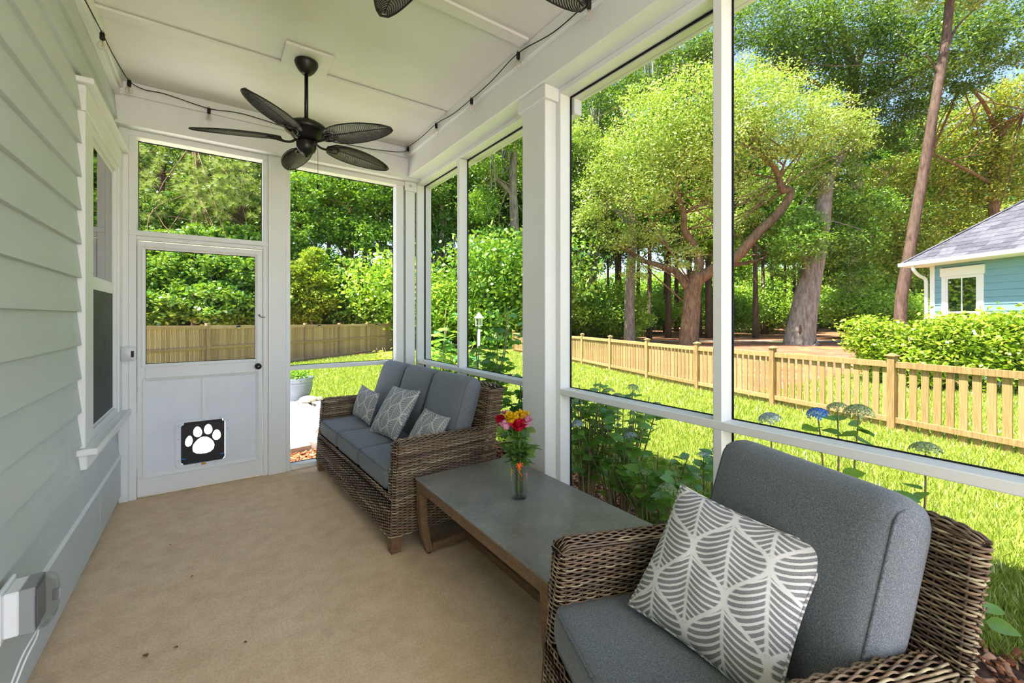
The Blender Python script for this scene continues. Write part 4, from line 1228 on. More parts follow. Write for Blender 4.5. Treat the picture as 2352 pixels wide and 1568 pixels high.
# ------------------------------------------------ string lights round the ceiling edge
sl = thing('string_lights', 'black string of clear globe bulbs along the ceiling edge', 'string lights', (XW + .05, 3.5, 3.08))
org = Vector(sl.location)
cab = []
pl = [onX(XW + .058, 150, -80), onX(XW + .058, 195, 0), onX(XW + .058, 235, 76)]
pl += [onX(XW + .055, 262, 130), (XW + .085, 4.12, 3.112), (XW + .16, 4.185, 3.100)]
pf_ = [onY(4.195, 380, 216), onY(4.195, 480, 249), onY(4.195, 560, 262), onY(4.195, 700, 305), onY(4.195, 830, 338), (1.575, 4.175, 3.075)]
pr = [onX(1.618, 937, 338), onX(1.618, 970, 313), onX(1.618, 1002, 284), onX(1.618, 1040, 262), onX(1.618, 1083, 227), onX(1.618, 1130, 185), onX(1.618, 1190, 122), onX(1.618, 1270, 75), onX(1.618, 1353, 4), (1.618, 1.2, 3.05), (1.618, .7, 3.09)]
cab = [np.array(p) - np.array(org) for p in pl + pf_ + pr]
MB().tube(bez(cab, 6), .0032, 6).build('cable', 'cable_black', sl)
SOCK = MB().lathe([(0, .008), (.010, .008), (.012, .002), (.012, -.030), (.010, -.034), (0, -.034)], n=14, cap=False).mesh('socket', 'cable_black')
BULB = MB().lathe([(.009, -.034), (.011, -.040), (.020, -.054), (.023, -.066), (.020, -.078), (.011, -.087), (.0, -.089)], n=18, cap=False).mesh('bulb', 'bulb_glass')
FIL = MB().tube([(.0, 0, -.036), (.0, 0, -.05), (.004, 0, -.055), (-.004, 0, -.070), (.003, 0, -.074)], .0016, 5).mesh('filament', 'filament')
LOOP = MB().tube([(.007 * math.cos(a), 0, .012 + .008 * math.sin(a)) for a in np.linspace(0, 2 * PI, 11)[:-1]], .0015, 5, closed=True).mesh('hanging_loop', 'cable_black')
for p in [onX(XW + .058, 235, 76), (XW + .085, 4.12, 3.112), onY(4.195, 480, 249), onX(1.618, 937, 338), onX(1.618, 1002, 284), onX(1.618, 1083, 227), onX(1.618, 1190, 122), onX(1.618, 1353, 4)]:
    s = link('socket', SOCK, sl, Vector(p) - org - Vector((0, 0, .006)))
    link('bulb', BULB, s); link('filament', FIL, s); link('hanging_loop', LOOP, s)

# ------------------------------------------------ bits of dry leaf on the slab
DL = leaf_shape('dry_leaf', 'dry_leaf', .022, .008, .4, 4)
for label, u, v, a, s in (('curled brown leaf fragment lying nearest the viewer on the slab', 338, 1507, .6, 1.2), ('small brown leaf fragment lying mid-slab by the wall side', 445, 1321, 2.2, .8), ('thin dark twig of leaf litter near the slab front', 410, 1485, 1.4, .9), ('brown leaf scrap on the slab beside the darker stain', 560, 1474, 4.0, .7), ('tiny tan leaf scrap in the middle of the slab', 392, 1249, 3.0, .7)):
    p = onZ(.0045, u, v)
    o = link('dry_leaf', DL, None, tuple(p), (.1, .15, a), s); tag(o, label, 'leaf', 'leaf litter on the slab')

# ================================================================== THE GARDEN
def gz(x, y): return float(ground_z(x, y))
# open ground under everything
def grid_ground(name, mat, xs, ys, dz, keep=None):
    Xg, Yg = np.meshgrid(xs, ys, indexing='ij')
    Z = ground_z(Xg, Yg) + dz
    V = np.stack([Xg, Yg, Z], -1).reshape(-1, 3)
    n, m = len(xs), len(ys)
    i, j = np.meshgrid(np.arange(n - 1), np.arange(m - 1), indexing='ij')
    a = (i * m + j).ravel(); F = np.stack([a, a + m, a + m + 1, a + 1], 1)
    if keep is not None:
        c = V[F].mean(1); F = F[keep(c[:, 0], c[:, 1])]
    return np_mesh(name, V, F, mat, True)
me = grid_ground('ground', 'pine_straw', np.r_[np.arange(-60, 20, 2.0), np.arange(20, 125, 5.0)], np.r_[np.arange(-50, 40, 2.0), np.arange(40, 125, 5.0)], -.05, lambda x, y: ~((x > -6) & (x < 1.5) & (y > -4) & (y < 4)))
tag(link('ground', me), 'brown pine straw ground under the woods beyond the fences', 'ground', kind='structure')
# picket fence line
FD = np.array([.287, .958]); FP = np.array([8.06, 1.80])
def fence_x(y): return FP[0] + FD[0] / FD[1] * (y - FP[1])
def priv_y(x): return 19.85 + (x - 3.26) * (1.5 / 1.74)
def lawn_keep(x, y):
    porch = (x > -6.3) & (x < 2.55) & (y < 4.9)
    patio = (x < 1.5) & (y < 9.3)
    right_end = np.where(y < 4.6, 15.5, fence_x(y) + .9)
    return (~porch) & (~patio) & (x < right_end) & (y < priv_y(x) - .3)
me = grid_ground('lawn', 'lawn', np.arange(-20, 16.01, .25), np.arange(-9, 29, .25), .0, lawn_keep)
lawn = tag(link('lawn', me), 'sunlit bright green mown lawn around the porch', 'lawn', kind='structure')
# grass blades, thinner with distance from the porch
N = 420000
r = 2.3 + 20 * RNG.random(N) ** 2.1
a = RNG.uniform(-.18, 1.62, N)          # heading from +x towards +y
gx, gy = r * np.cos(a), r * np.sin(a)
ok = lawn_keep(gx, gy) & ~((gx < 2.9) & (gy < 5.0)) & ~((gx < 2.2) & (gy < 9.2))
gx, gy = gx[ok], gy[ok]; n = len(gx); r = np.hypot(gx, gy)
z = ground_z(gx, gy)
h = RNG.uniform(.035, .075, n) * (1 + r * .02); w = RNG.uniform(.003, .0055, n) * (1 + r * .16)
th = RNG.uniform(0, 2 * PI, n); ln = RNG.uniform(.1, .9, n) * h; ta = RNG.uniform(0, 2 * PI, n)
B = np.stack([gx, gy, z], 1)
V = np.stack([B + np.stack([np.cos(th) * w, np.sin(th) * w, -.01 + 0 * z], 1), B - np.stack([np.cos(th) * w, np.sin(th) * w, .01 + 0 * z], 1), B + np.stack([np.cos(ta) * ln, np.sin(ta) * ln, h], 1)], 1).reshape(-1, 3)
o = link('grass', np_mesh('grass', V, np.arange(3 * n).reshape(-1, 3), 'grass_blade'))
tag(o, 'short bright green grass blades growing over the lawn', 'grass', kind='stuff')

# ------------------------------------------------ planting bed, mulch, patio
o = MB()
def strip_bed(name, x0, x1, y0, y1, dz=.015):
    return grid_ground(name, 'soil', np.linspace(x0, x1, 8), np.linspace(y0, y1, 24), dz)
tag(link('planting_bed', strip_bed('planting_bed', 1.98, 2.92, -3.0, 5.2)), 'dark soil bed along the garden side of the porch', 'planting bed', kind='structure')
tag(link('planting_bed', strip_bed('planting_bed', -6, 2.0, 4.5, 5.62, .02)), 'dark soil strip between the porch end and the patio', 'planting bed', kind='structure')
def chips(n, xf, yf, smin, smax, lift):
    x, y = xf(n), yf(n); z = ground_z(x, y) + lift + RNG.uniform(0, .025, n)
    L = RNG.uniform(smin, smax, n); W = L * RNG.uniform(.22, .5, n); T = RNG.uniform(.004, .010, n)
    az, p1, p2 = RNG.uniform(0, 2 * PI, n), RNG.normal(0, .28, n), RNG.normal(0, .28, n)
    ax = np.stack([np.cos(az), np.sin(az), p1], 1); ay = np.stack([-np.sin(az), np.cos(az), p2], 1); azv = np.cross(ax, ay)
    c = np.stack([x, y, z], 1); cs = []
    for sx, sy, sz in ((-1, -1, -1), (1, -1, -1), (1, 1, -1), (-1, 1, -1), (-.8, -.7, 1), (.9, -.8, 1), (.8, .9, 1), (-.9, .7, 1)):
        cs.append(c + ax * (sx * L / 2)[:, None] + ay * (sy * W / 2)[:, None] + azv * (sz * T / 2)[:, None])
    V = np.stack(cs, 1).reshape(-1, 3); b = np.arange(n)[:, None] * 8
    F = np.concatenate([b + np.array(q) for q in ((0, 3, 2, 1), (4, 5, 6, 7), (0, 1, 5, 4), (1, 2, 6, 5), (2, 3, 7, 6), (3, 0, 4, 7))])
    return V, F
V, F = chips(5200, lambda n: RNG.uniform(2.02, 2.95, n), lambda n: RNG.uniform(-.5, 4.6, n), .02, .07, .015)
tag(link('mulch', np_mesh('mulch', V, F, 'mulch_chip')), 'brown bark mulch chips under the hydrangeas', 'mulch', kind='stuff')
V, F = chips(4200, lambda n: RNG.uniform(-1.2, 1.95, n), lambda n: RNG.uniform(4.52, 5.46, n), .03, .09, .025)
tag(link('mulch', np_mesh('mulch', V, F, 'mulch_chip')), 'orange brown bark mulch outside the screen door wall', 'mulch', kind='stuff')

PZ = -.10
pat = MB().prism([(-7, 5.62), (.95, 5.62), (1.25, 6.4), (1.42, 7.4), (1.36, 8.3), (.9, 9.05), (-7, 9.05)], -.5, PZ).build('patio', 'patio_concrete')
tag(pat, 'bright white concrete patio slab beyond the screen door', 'patio', kind='structure')
edge = [(-6.2, 5.49), (-5.6, 5.49), (-5, 5.49), (-4.4, 5.49), (-3.8, 5.49), (-3.2, 5.49), (-2.6, 5.49), (-2.0, 5.50), (-1.5, 5.51), (-1.05, 5.51), (-.62, 5.50), (-.2, 5.49), (.2, 5.48), (.6, 5.47), (.95, 5.52), (1.20, 5.82), (1.34, 6.2), (1.46, 6.6), (1.55, 7.02), (1.60, 7.45), (1.60, 7.9), (1.50, 8.35), (1.30, 8.75), (.98, 9.08), (.55, 9.22), (.1, 9.25)]
for i in range(len(edge) - 1):
    p, q = np.array(edge[i]), np.array(edge[i + 1]); d = q - p; L = np.linalg.norm(d)
    s = MB().box(-L / 2 + .008, L / 2 - .008, -.12, .12, -.10, .035 + .012 * random.random(), .012).build('edging_stone', 'edging_stone', pat)
    c = (p + q) / 2
    s.location = (c[0], c[1], PZ - .02); s.rotation_euler = (random.uniform(-.02, .02), random.uniform(-.02, .02), math.atan2(d[1], d[0]))

# ------------------------------------------------ glazed pot with a plant, stone turtle
pp = onZ(PZ, 690, 917)
pot = thing('plant_pot', 'blue grey glazed garden pot on the patio edge', 'plant pot', (pp[0] - .05, pp[1] + .06, PZ))
MB().lathe([(0, 0), (.20, 0), (.215, .02), (.205, .035), (.245, .14), (.265, .26), (.262, .29), (.272, .295), (.272, .312), (.268, .318), (.272, .324), (.284, .37), (.290, .375), (.290, .40), (.270, .40), (.262, .34), (0, .34)], n=40, cap=False).build('pot_body', 'glazed_pot', pot)
MB().lathe([(0, .345), (.26, .345)], n=20, cap=False).build('potting_soil', 'soil', pot)
rg = random.Random(3)
pl_ = thing('potted_plant', 'light green bushy plant growing in the glazed pot', 'plant', (pp[0] - .05, pp[1] + .06, PZ + .345))
n = 900
cc = RNG.normal(0, 1, (n, 3)) * np.array([.12, .12, .07]) + np.array([0, 0, .12]); cc[:, 2] = np.abs(cc[:, 2])
def leaf_cloud(C, Ls, Ws, up=.6, rng=RNG, droop=0.0):
    """one rhombus leaf per centre -> V, F"""
    n = len(C)
    d = rng.normal(0, 1, (n, 3)); d[:, 2] = d[:, 2] * .6 - droop; d /= np.linalg.norm(d, axis=1)[:, None]
    nn = rng.normal(0, 1, (n, 3)); nn[:, 2] += up * 2; s = np.cross(d, nn); s /= np.linalg.norm(s, axis=1)[:, None] + 1e-9
    L = Ls if np.ndim(Ls) else np.full(n, Ls); W = Ws if np.ndim(Ws) else np.full(n, Ws)
    V = np.stack([C - d * (L / 2)[:, None], C + s * (W / 2)[:, None] - d * (L * .05)[:, None], C + d * (L / 2)[:, None], C - s * (W / 2)[:, None] - d * (L * .05)[:, None]], 1).reshape(-1, 3)
    return V, np.arange(4 * n).reshape(-1, 4)
V, F = leaf_cloud(cc, RNG.uniform(.035, .07, n), RNG.uniform(.018, .03, n))
link('foliage', np_mesh('foliage', V, F, 'leaf_pot'), pl_)['kind'] = 'stuff'
st = MB()
for i in range(14):
    a = rg.uniform(0, 6.28); st.tube([(0, 0, 0), (.07 * math.cos(a), .07 * math.sin(a), .1), (.16 * math.cos(a), .16 * math.sin(a), .16 + .05 * rg.random())], .003, 5)
st.build('stems', 'green_stem', pl_)
tp = onZ(PZ, 703, 922)
tu = thing('stone_turtle', 'pale carved stone sea turtle lying in front of the glazed pot', 'statue', (tp[0] + .02, tp[1] - .10, PZ), -.35)
MB().ball((0, 0, .055), (.15, .115, .062), 20, 10).build('shell', 'turtle_stone', tu)
MB().ball((.185, 0, .062), (.05, .036, .036), 12, 8).build('head', 'turtle_stone', tu)
for sx, sy, a, L in ((.09, -.11, -.9, .13), (.09, .11, .9, .13), (-.12, -.09, -2.4, .075), (-.12, .09, 2.4, .075)):
    f = MB().ball((L * .6, 0, 0), (L * .7, .035, .014), 12, 6).build('flipper', 'turtle_stone', tu); f.location = (sx, sy, .022); f.rotation_euler = (0, .08, a)
MB().ball((-.16, 0, .03), (.035, .012, .012), 8, 6).build('tail', 'turtle_stone', tu)

# ------------------------------------------------ picket fence
def line_hit(u):
    """point of the fence line seen in column u"""
    rx, ry = ray(u, 728)[:2]
    A = np.array([[rx, -FD[0]], [ry, -FD[1]]]); t = np.linalg.solve(A, FP); return FP + FD * t[1]
ang = math.atan2(FD[1], FD[0])
pfz = thing('picket_fence', 'golden timber picket fence crossing the lawn with capped posts', 'fence', (FP[0], FP[1], gz(*FP)), 0)
porg = Vector(pfz.location)
us = [2049.5, 1775, 1601.5, 1486.5, 1401.7, 1337.5]
pts = [line_hit(u) for u in us]
sp = np.linalg.norm(pts[0] - pts[1])
near = [pts[0] - FD * sp * k for k in (2, 1)]
far = [pts[-1] + FD * 1.9 * k for k in (1, 2, 3, 4)]
posts = near + pts + far
PHT = 1.07
POST = MB().box(-.047, .047, -.047, .047, -.1, PHT, .004).mesh('post', 'fence_timber')
CAPM = MB(); CAPM.box(-.066, .066, -.066, .066, PHT, PHT + .022, .004); CAPM.hexa([(-.052, -.052, PHT + .022), (.052, -.052, PHT + .022), (.052, .052, PHT + .022), (-.052, .052, PHT + .022), (-.012, -.012, PHT + .050), (.012, -.012, PHT + .050), (.012, .012, PHT + .050), (-.012, .012, PHT + .050)])
CAPM = CAPM.mesh('post_cap', 'fence_timber')
PICK = MB().box(-.043, .043, -.009, .009, -.06, .90, .002).mesh('picket', 'fence_timber')
for p in posts:
    o = link('post', POST, pfz, Vector((p[0], p[1], gz(*p))) - porg, (0, 0, ang)); link('post_cap', CAPM, o)
for a, b in zip(posts[:-1], posts[1:]):
    za, zb = gz(*a), gz(*b); d = b - a; L = np.linalg.norm(d); m = (a + b) / 2
    tilt = math.atan2(zb - za, L)
    for (name, zc, hh, dd) in (('top_rail', .955, .045, .02), ('bottom_rail', .155, .040, .02)):
        r_ = MB().box(-L / 2 + .047, L / 2 - .047, -dd, dd, -hh, hh, .004).build(name, 'fence_timber', pfz)
        r_.location = Vector((m[0], m[1], (za + zb) / 2 + zc)) - porg; r_.rotation_euler = (0, -tilt, ang)
    n = 14
    nx = np.array([FD[1], -FD[0]])        # away from the porch
    for k in range(n):
        q = a + d * ((k + .75) / (n + .5)) + nx * .032
        o = link('picket', PICK, pfz, Vector((q[0], q[1], za + (zb - za) * (k + .5) / n + .06 + random.uniform(-.006, .006))) - porg, (0, random.uniform(-.006, .006), ang))

# ------------------------------------------------ tall board fence at the back of the lawn
PD = np.array([1.74, 1.5]); PDn = PD / np.linalg.norm(PD)
pv = thing('board_fence', 'tall weathered board fence along the back of the lawn', 'fence', (3.26, 19.85, gz(3.26, 19.85)))
borg = Vector(pv.location); bang = math.atan2(PD[1], PD[0])
bp = [np.array([3.26, 19.85]) - PD * k for k in (4, 3, 1.93, 1, 0, -1, -2, -3, -4.0)]
BPOST = MB().box(-.06, .06, -.06, .06, -.15, 1.60, .006).mesh('post', 'weathered_timber')
BOARD = MB().box(-.068, .068, -.01, .01, -.02, 1.44, .003).mesh('board', 'weathered_timber')
nrm = np.array([PDn[1], -PDn[0]])         # towards the porch
for p in bp: link('post', BPOST, pv, Vector((p[0], p[1], gz(*p))) - borg, (0, 0, bang))
for a, b in zip(bp[:-1], bp[1:]):
    d = b - a; L = np.linalg.norm(d); za, zb = gz(*a), gz(*b); m = (a + b) / 2
    tl = math.atan2(zb - za, L)
    for name, zc, hh in (('top_rail', 1.47, .055), ('middle_rail', .80, .045), ('bottom_rail', .10, .045)):
        r_ = MB().box(-L / 2 + .05, L / 2 - .05, -.02, .02, -hh, hh, .003).build(name, 'weathered_timber', pv)
        q = m + nrm * .015; r_.location = Vector((q[0], q[1], (za + zb) / 2 + zc)) - borg; r_.rotation_euler = (0, -tl, bang)
    n = int(round(L / .142))
    for k in range(n):
        q = a + d * ((k + .5) / n) - nrm * .022
        link('board', BOARD, pv, Vector((q[0], q[1], za + (zb - za) * (k + .5) / n + random.uniform(-.01, .01))) - borg, (0, 0, bang), (1, 1, random.uniform(.99, 1.01)))
for i, (k, w_) in enumerate(((1.45, 'seen through the door screen'), (-.35, 'on the middle visible bay'), (-2.35, 'near the corner of the tall fence'))):
    p = np.array([3.26, 19.85]) - PD * k + nrm * .05
    t = thing('solar_light', 'small black solar light on the board fence rail ' + w_, 'light', (p[0], p[1], gz(*p) + 1.47), bang, group='solar fence lights')
    MB().box(-.06, .06, -.05, .0, -.02, .05, .004).build('lamp_housing', 'black_plastic', t)
    MB().box(-.045, .045, -.045, -.004, -.045, -.02, .004).build('lamp_lens', 'cast_white', t)

# ------------------------------------------------ white bird feeder on a post
bf = at(1100, 728, 12.5)
t = thing('bird_feeder', 'white lantern-shaped bird feeder on a pole behind the leafy shrub', 'bird feeder', (bf[0], bf[1], gz(bf[0], bf[1])))
zt = 1.4 + 4 / FPX * 12.5 - gz(bf[0], bf[1])
MB().lathe([(.04, 0), (.04, zt - .30)], n=12).build('pole', 'cast_white', t)
MB().box(-.085, .085, -.085, .085, zt - .31, zt - .285, .004).build('floor_tray', 'cast_white', t)
for sx in (-1, 1):
    for sy in (-1, 1): MB().box(sx * .065 - .01, sx * .065 + .01, sy * .065 - .01, sy * .065 + .01, zt - .285, zt - .08).build('upright', 'cast_white', t)
MB().box(-.03, .03, -.03, .03, zt - .285, zt - .10).build('seed_hopper', 'clear_plastic', t)
MB()._add([(-.105, -.105, zt - .08), (.105, -.105, zt - .08), (.105, .105, zt - .08), (-.105, .105, zt - .08), (0, 0, zt + .10)], [(3, 2, 1, 0), (0, 1, 4), (1, 2, 4), (2, 3, 4), (3, 0, 4)]).build('feeder_roof', 'cast_white', t)

# ------------------------------------------------ neighbour's teal house (axes: e = along the wall towards us, n = into the house)
HB = at(2140, 728, 12.3)
VPu = 1118.0
ev = -np.array(ray(VPu, 728)[:2]); ev /= np.linalg.norm(ev)           # towards the viewer's side
nv = np.array([-ev[1], ev[0]]); 
if nv @ np.array([CA, -SA]) < 0: nv = -nv
hz0 = -.32
house = thing('neighbour_house', 'teal lap-sided neighbour house with grey shingle roof', 'house', (HB[0], HB[1], hz0), math.atan2(ev[1], ev[0]))
# local frame: x along ev, y = left of it
sgn = 1 if (np.array([-ev[1], ev[0]]) @ nv) > 0 else -1
EAVE = 3.22
LW, DW = 8.0, 8.0
def hb(name, mat, x0, x1, y0, y1, z0, z1, ch=.0, par=None): return MB().box(x0, x1, sgn * y0, sgn * y1, z0, z1, ch).build(name, mat, par or house)
hb('wall_core', 'teal_siding', 0, LW, .03, DW, 0, EAVE)
wx0, wx1, wz0, wz1 = .42, 1.42, .55, 2.95       # window casing limits, fitted from the photograph below
def wall_pt(u, v):
    rx = ray(u, v); # intersect plane y=0 of local frame
    A = np.array([[rx[0], -ev[0]], [rx[1], -ev[1]]]); t = np.linalg.solve(A, HB[:2]); return t[1], EYE[2] + rx[2] * t[0] - hz0
(a0, zt_), (a1, _) = wall_pt(2164, 617), wall_pt(2261, 617)
gx0, gzt = wall_pt(2178, 641); gx1, _ = wall_pt(2243, 641); _, gzm = wall_pt(2210, 715)
wx0, wx1 = a0, a1
k = 0
z = .10
while z < EAVE - .02:
    z1 = min(z + .178, EAVE)
    def lap(x0, x1):
        p = [(x0, -sgn * .014, z), (x1, -sgn * .014, z), (x1, sgn * .035, z), (x0, sgn * .035, z), (x0, -sgn * .001, z1), (x1, -sgn * .001, z1), (x1, sgn * .035, z1), (x0, sgn * .035, z1)]
        MB().hexa(p).build('siding_board', 'teal_siding', house)
    if z1 < .6 or z > zt_: lap(.09, LW)
    else: lap(.09, wx0 + .01); lap(wx1 - .01, LW)
    z += .178
hb('corner_board', 'house_white', -.03, .10, -.03, .05, 0, EAVE, .004)
win = hb('window_casing', 'house_white', wx0, gx0 - .05, -.03, .02, .6, gzt + .07, .004)
hb('window_casing', 'house_white', gx1 + .05, wx1, -.03, .02, .6, gzt + .07, .004)
hb('window_head', 'house_white', wx0 - .03, wx1 + .03, -.04, .02, gzt + .07, zt_, .004)
hb('window_frame', 'house_white', gx0 - .05, gx0, -.02, .02, .6, gzt + .07, .003); hb('window_frame', 'house_white', gx1, gx1 + .05, -.02, .02, .6, gzt + .07, .003)
hb('window_frame', 'house_white', gx0, gx1, -.02, .02, gzt, gzt + .07, .003)
hb('meeting_rail', 'house_white', gx0, gx1, -.02, .02, gzm - .05, gzm, .003)
gm = (gx0 + gx1) / 2
for x0, x1 in ((gx0, gm - .012), (gm + .012, gx1)):
    hb('window_pane', 'window_glass', x0, x1, .0, .012, gzm, gzt)
hb('muntin', 'house_white', gm - .012, gm + .012, -.012, .012, gzm, gzt)
hb('lower_pane', 'window_glass', gx0, gx1, .0, .012, .62, gzm - .05)
# eaves, gutter, downpipe
OV = .42
hb('soffit', 'house_white', -OV, LW, -OV, .1, EAVE - .03, EAVE)
gut = hb('gutter', 'house_white', -OV - .02, LW, -OV - .10, -OV, EAVE - .01, EAVE + .10, .012)
hb('gutter', 'house_white', -OV - .10, -OV, -OV - .10, DW, EAVE - .01, EAVE + .10, .012)
dp = [(-.12, -sgn * (OV + .02), EAVE - .01), (-.12, -sgn * (OV + .01), EAVE - .12), (-.10, -sgn * .30, EAVE - .28), (-.10, -sgn * .10, EAVE - .38), (-.10, -sgn * .06, EAVE - .50), (-.10, -sgn * .06, .2)]
MB().tube(bez(dp[:5], 4) + [np.array(dp[5])], .045, 10).build('downpipe', 'house_white', house)
# roof: one slope towards us with courses of shingles, hipped end on the far side
SL = math.tan(math.radians(41))
def roof_pt(x, y): return (x, sgn * y, EAVE + .08 + (min(y + OV + .06, x + OV + .06)) * SL)
RV = 4.4
ro = MB(); e0 = -OV - .06
ro._add([(e0, sgn * e0, EAVE + .07), (LW, sgn * e0, EAVE + .07), (LW, sgn * (e0 + RV), EAVE + .07 + RV * SL), (e0 + RV, sgn * (e0 + RV), EAVE + .07 + RV * SL), (e0, sgn * (e0 + 2 * RV), EAVE + .07)], [(0, 1, 2, 3) if sgn > 0 else (3, 2, 1, 0), (0, 3, 4) if sgn > 0 else (4, 3, 0)])
rfo = ro.build('roof_deck', 'roof_dark', house)
V, F = [], []; o_ = 0
cs = .135; row = 0; y = 0.0
while y < RV - .05:
    x = y - (.15 if row % 2 else 0) - random.random() * .1
    while x < LW - e0:
        wdt = .28 + random.random() * .12; x0, x1 = max(x, y * 1.0), x + wdt - .006
        if x1 > x0 + .02:
            yy0, yy1 = y, y + cs * 1.05; lift = .012 + .010 * random.random()
            q = [(x0, yy0, lift), (x1, yy0, lift), (x1, yy1, .004), (max(x0, min(x1, yy1)), yy1, .004), (x0, yy0, 0), (x1, yy0, 0)]
            V += [(e0 + a, sgn * (e0 + b), EAVE + .075 + b * SL + c) for a, b, c in q]
            F += [(o_, o_ + 1, o_ + 2, o_ + 3), (o_ + 4, o_ + 5, o_ + 1, o_)]; o_ += 6
        x += wdt
    y += cs; row += 1
m = MB(); m._add(V, F); so = m.build('shingle_courses', 'asphalt_shingle', rfo); so['kind'] = 'stuff'
hcap = MB()
for k in range(22):
    s0 = k * .2; p0 = np.array([e0 + s0, e0 + s0, EAVE + .10 + s0 * SL]); 
    for (dx, dy) in ((.09, -.02), (-.02, .09)):
        hcap._add([(p0[0], sgn * p0[1], p0[2] + .012), (p0[0] + dx, sgn * (p0[1] + dy), p0[2] - .0), (p0[0] + dx + .21, sgn * (p0[1] + dy + .21), p0[2] + .21 * SL), (p0[0] + .21, sgn * (p0[1] + .21), p0[2] + .21 * SL + .004)], [(0, 1, 2, 3)])
hcap.build('hip_cap', 'asphalt_shingle', rfo)

# ------------------------------------------------ hydrangeas in the bed, leaf by leaf
HL = [leaf_shape('leaf', 'leaf_hydrangea', .105, .036, .14, 6), leaf_shape('leaf', 'leaf_hydrangea', .085, .030, .22, 6)]
FLOR = {}
def floret_head(key, n, rad, flat):
    """dome of small four-petalled florets"""
    V, F = [], []; o = 0
    for i in range(n):
        a = 2.39996 * i; f = (i + .5) / n; rr = math.sqrt(f) * 1.0
        p = np.array([rr * math.cos(a), rr * math.sin(a), math.sqrt(max(0, 1 - rr * rr * .92)) * flat]) * rad
        nm = p / np.linalg.norm(p); t = np.cross(nm, [0.3, .2, 1]); t /= np.linalg.norm(t) + 1e-9; b = np.cross(nm, t); s = rad * .26
        for k in range(4):
            w = PI / 2 * k + i; d = t * math.cos(w) + b * math.sin(w); e = np.cross(nm, d)
            V += [p, p + d * s * .6 + e * s * .38 + nm * s * .1, p + d * s * 1.05, p + d * s * .6 - e * s * .38 + nm * s * .1]; F.append((o, o + 1, o + 2, o + 3)); o += 4
    m = MB(); m._add(V, F); return m.mesh('flower_head', key)
for key in ('floret_blue', 'floret_green', 'floret_pale'): FLOR[key] = [floret_head(key, 40, .050, .95), floret_head(key, 30, .042, .8)]
def hydrangea(label, x, y, nst, hgt, spread, heads, seed, tall=None, lean=(0, 0), nl=8):
    rg = random.Random(seed)
    zg = gz(x, y) + .015
    t = thing('hydrangea', label, 'shrub', (x, y, zg), group='hydrangeas along the porch')
    st = MB(); tips = []
    for i in range(nst):
        a = rg.uniform(0, 2 * PI); r0 = rg.uniform(.0, .07); s = spread * rg.uniform(.35, 1.0); H = hgt * rg.uniform(.72, 1.05)
        if tall and i < len(tall): dx, dy, H = tall[i]; e = (dx, dy)
        else: e = (s * math.cos(a) + lean[0], s * math.sin(a) + lean[1])
        pts = bez([(r0 * math.cos(a), r0 * math.sin(a), 0), (e[0] * .35 + rg.uniform(-.03, .03), e[1] * .35 + rg.uniform(-.03, .03), H * .4), (e[0] * .75, e[1] * .75, H * .75), (e[0], e[1], H)], 5)
        st.tube(pts, [.0065 - .0035 * k / (len(pts) - 1) for k in range(len(pts))], 5)
        tips.append((pts, e, H))
    st.build('stems', 'woody_stem', t)
    for i, (pts, e, H) in enumerate(tips):
        for k in range(nl):
            f = rg.uniform(.35, 1.0) if k > 2 else rg.uniform(.9, 1.0); p = Vector(pts[int(f * (len(pts) - 1))])
            a = rg.uniform(0, 2 * PI); d = Vector((math.cos(a), math.sin(a), rg.uniform(-.2, .55)))
            l = link('leaf', rg.choice(HL), t)
            l.matrix_local = Matrix.Translation(p + d.normalized() * .012) @ orient(d, rg.uniform(-.6, .6)) @ Matrix.Scale(rg.uniform(.6, 1.12), 4)
        if i < len(heads):
            h = link('flower_head', FLOR[heads[i]][i % 2], t, Vector(pts[-1]) + Vector((0, 0, -.005)), (rg.uniform(-.25, .25), rg.uniform(-.25, .25), rg.uniform(0, 6)), rg.uniform(.8, 1.15))
    return t
Gn, Bl, Pa = 'floret_green', 'floret_blue', 'floret_pale'
def bedxy(u, x): p = onX(x, u, 1000); return p[0], p[1]
x, y = bedxy(1345, 2.22)
hydrangea('tall leafy hydrangea with blue-tinged buds just beyond the column', x, y, 28, 1.0, .24, [Bl, Gn, Pa, Gn, Gn, Pa, Gn, Gn], 21, nl=9)
x, y = bedxy(1425, 2.30)
hydrangea('dense hydrangea with green flower buds under the low rail', x, y, 28, .98, .28, [Gn, Pa, Gn, Gn, Gn, Pa, Gn], 22, nl=9)
x, y = bedxy(1500, 2.28)
hydrangea('low hydrangea with brown-edged leaves in front of the lawn', x, y, 24, .66, .30, [Gn, Gn], 23, nl=9)
x, y = bedxy(1618, 2.28)
hydrangea('hydrangea with one blue flower head half hidden by the white mullion', x, y, 18, .74, .24, [Bl, Pa, Gn], 24, nl=8)
x, y = bedxy(1790, 2.20)
hydrangea('hydrangea with a big pale blue-green head peeping over the chair back', x, y, 12, .86, .20, [Pa, Gn, Gn, Pa], 25, tall=[(-.02, .03, 1.02)], nl=8)
x, y = bedxy(1930, 2.20)
hydrangea('hydrangea with three tall stems of blue and green buds against the pickets', x, y, 12, .80, .22, [Bl, Gn, Gn, Gn, Pa], 26, tall=[(-.06, .06, 1.09), (-.03, .0, 1.13), (.05, -.05, 1.10)], nl=8)
x, y = bedxy(2110, 2.22)
hydrangea('sparse hydrangea with a single leaning stem behind the armchair', x, y, 6, .70, .18, [Gn, Gn, Gn], 27, tall=[(.0, -.02, 1.0)], nl=7)

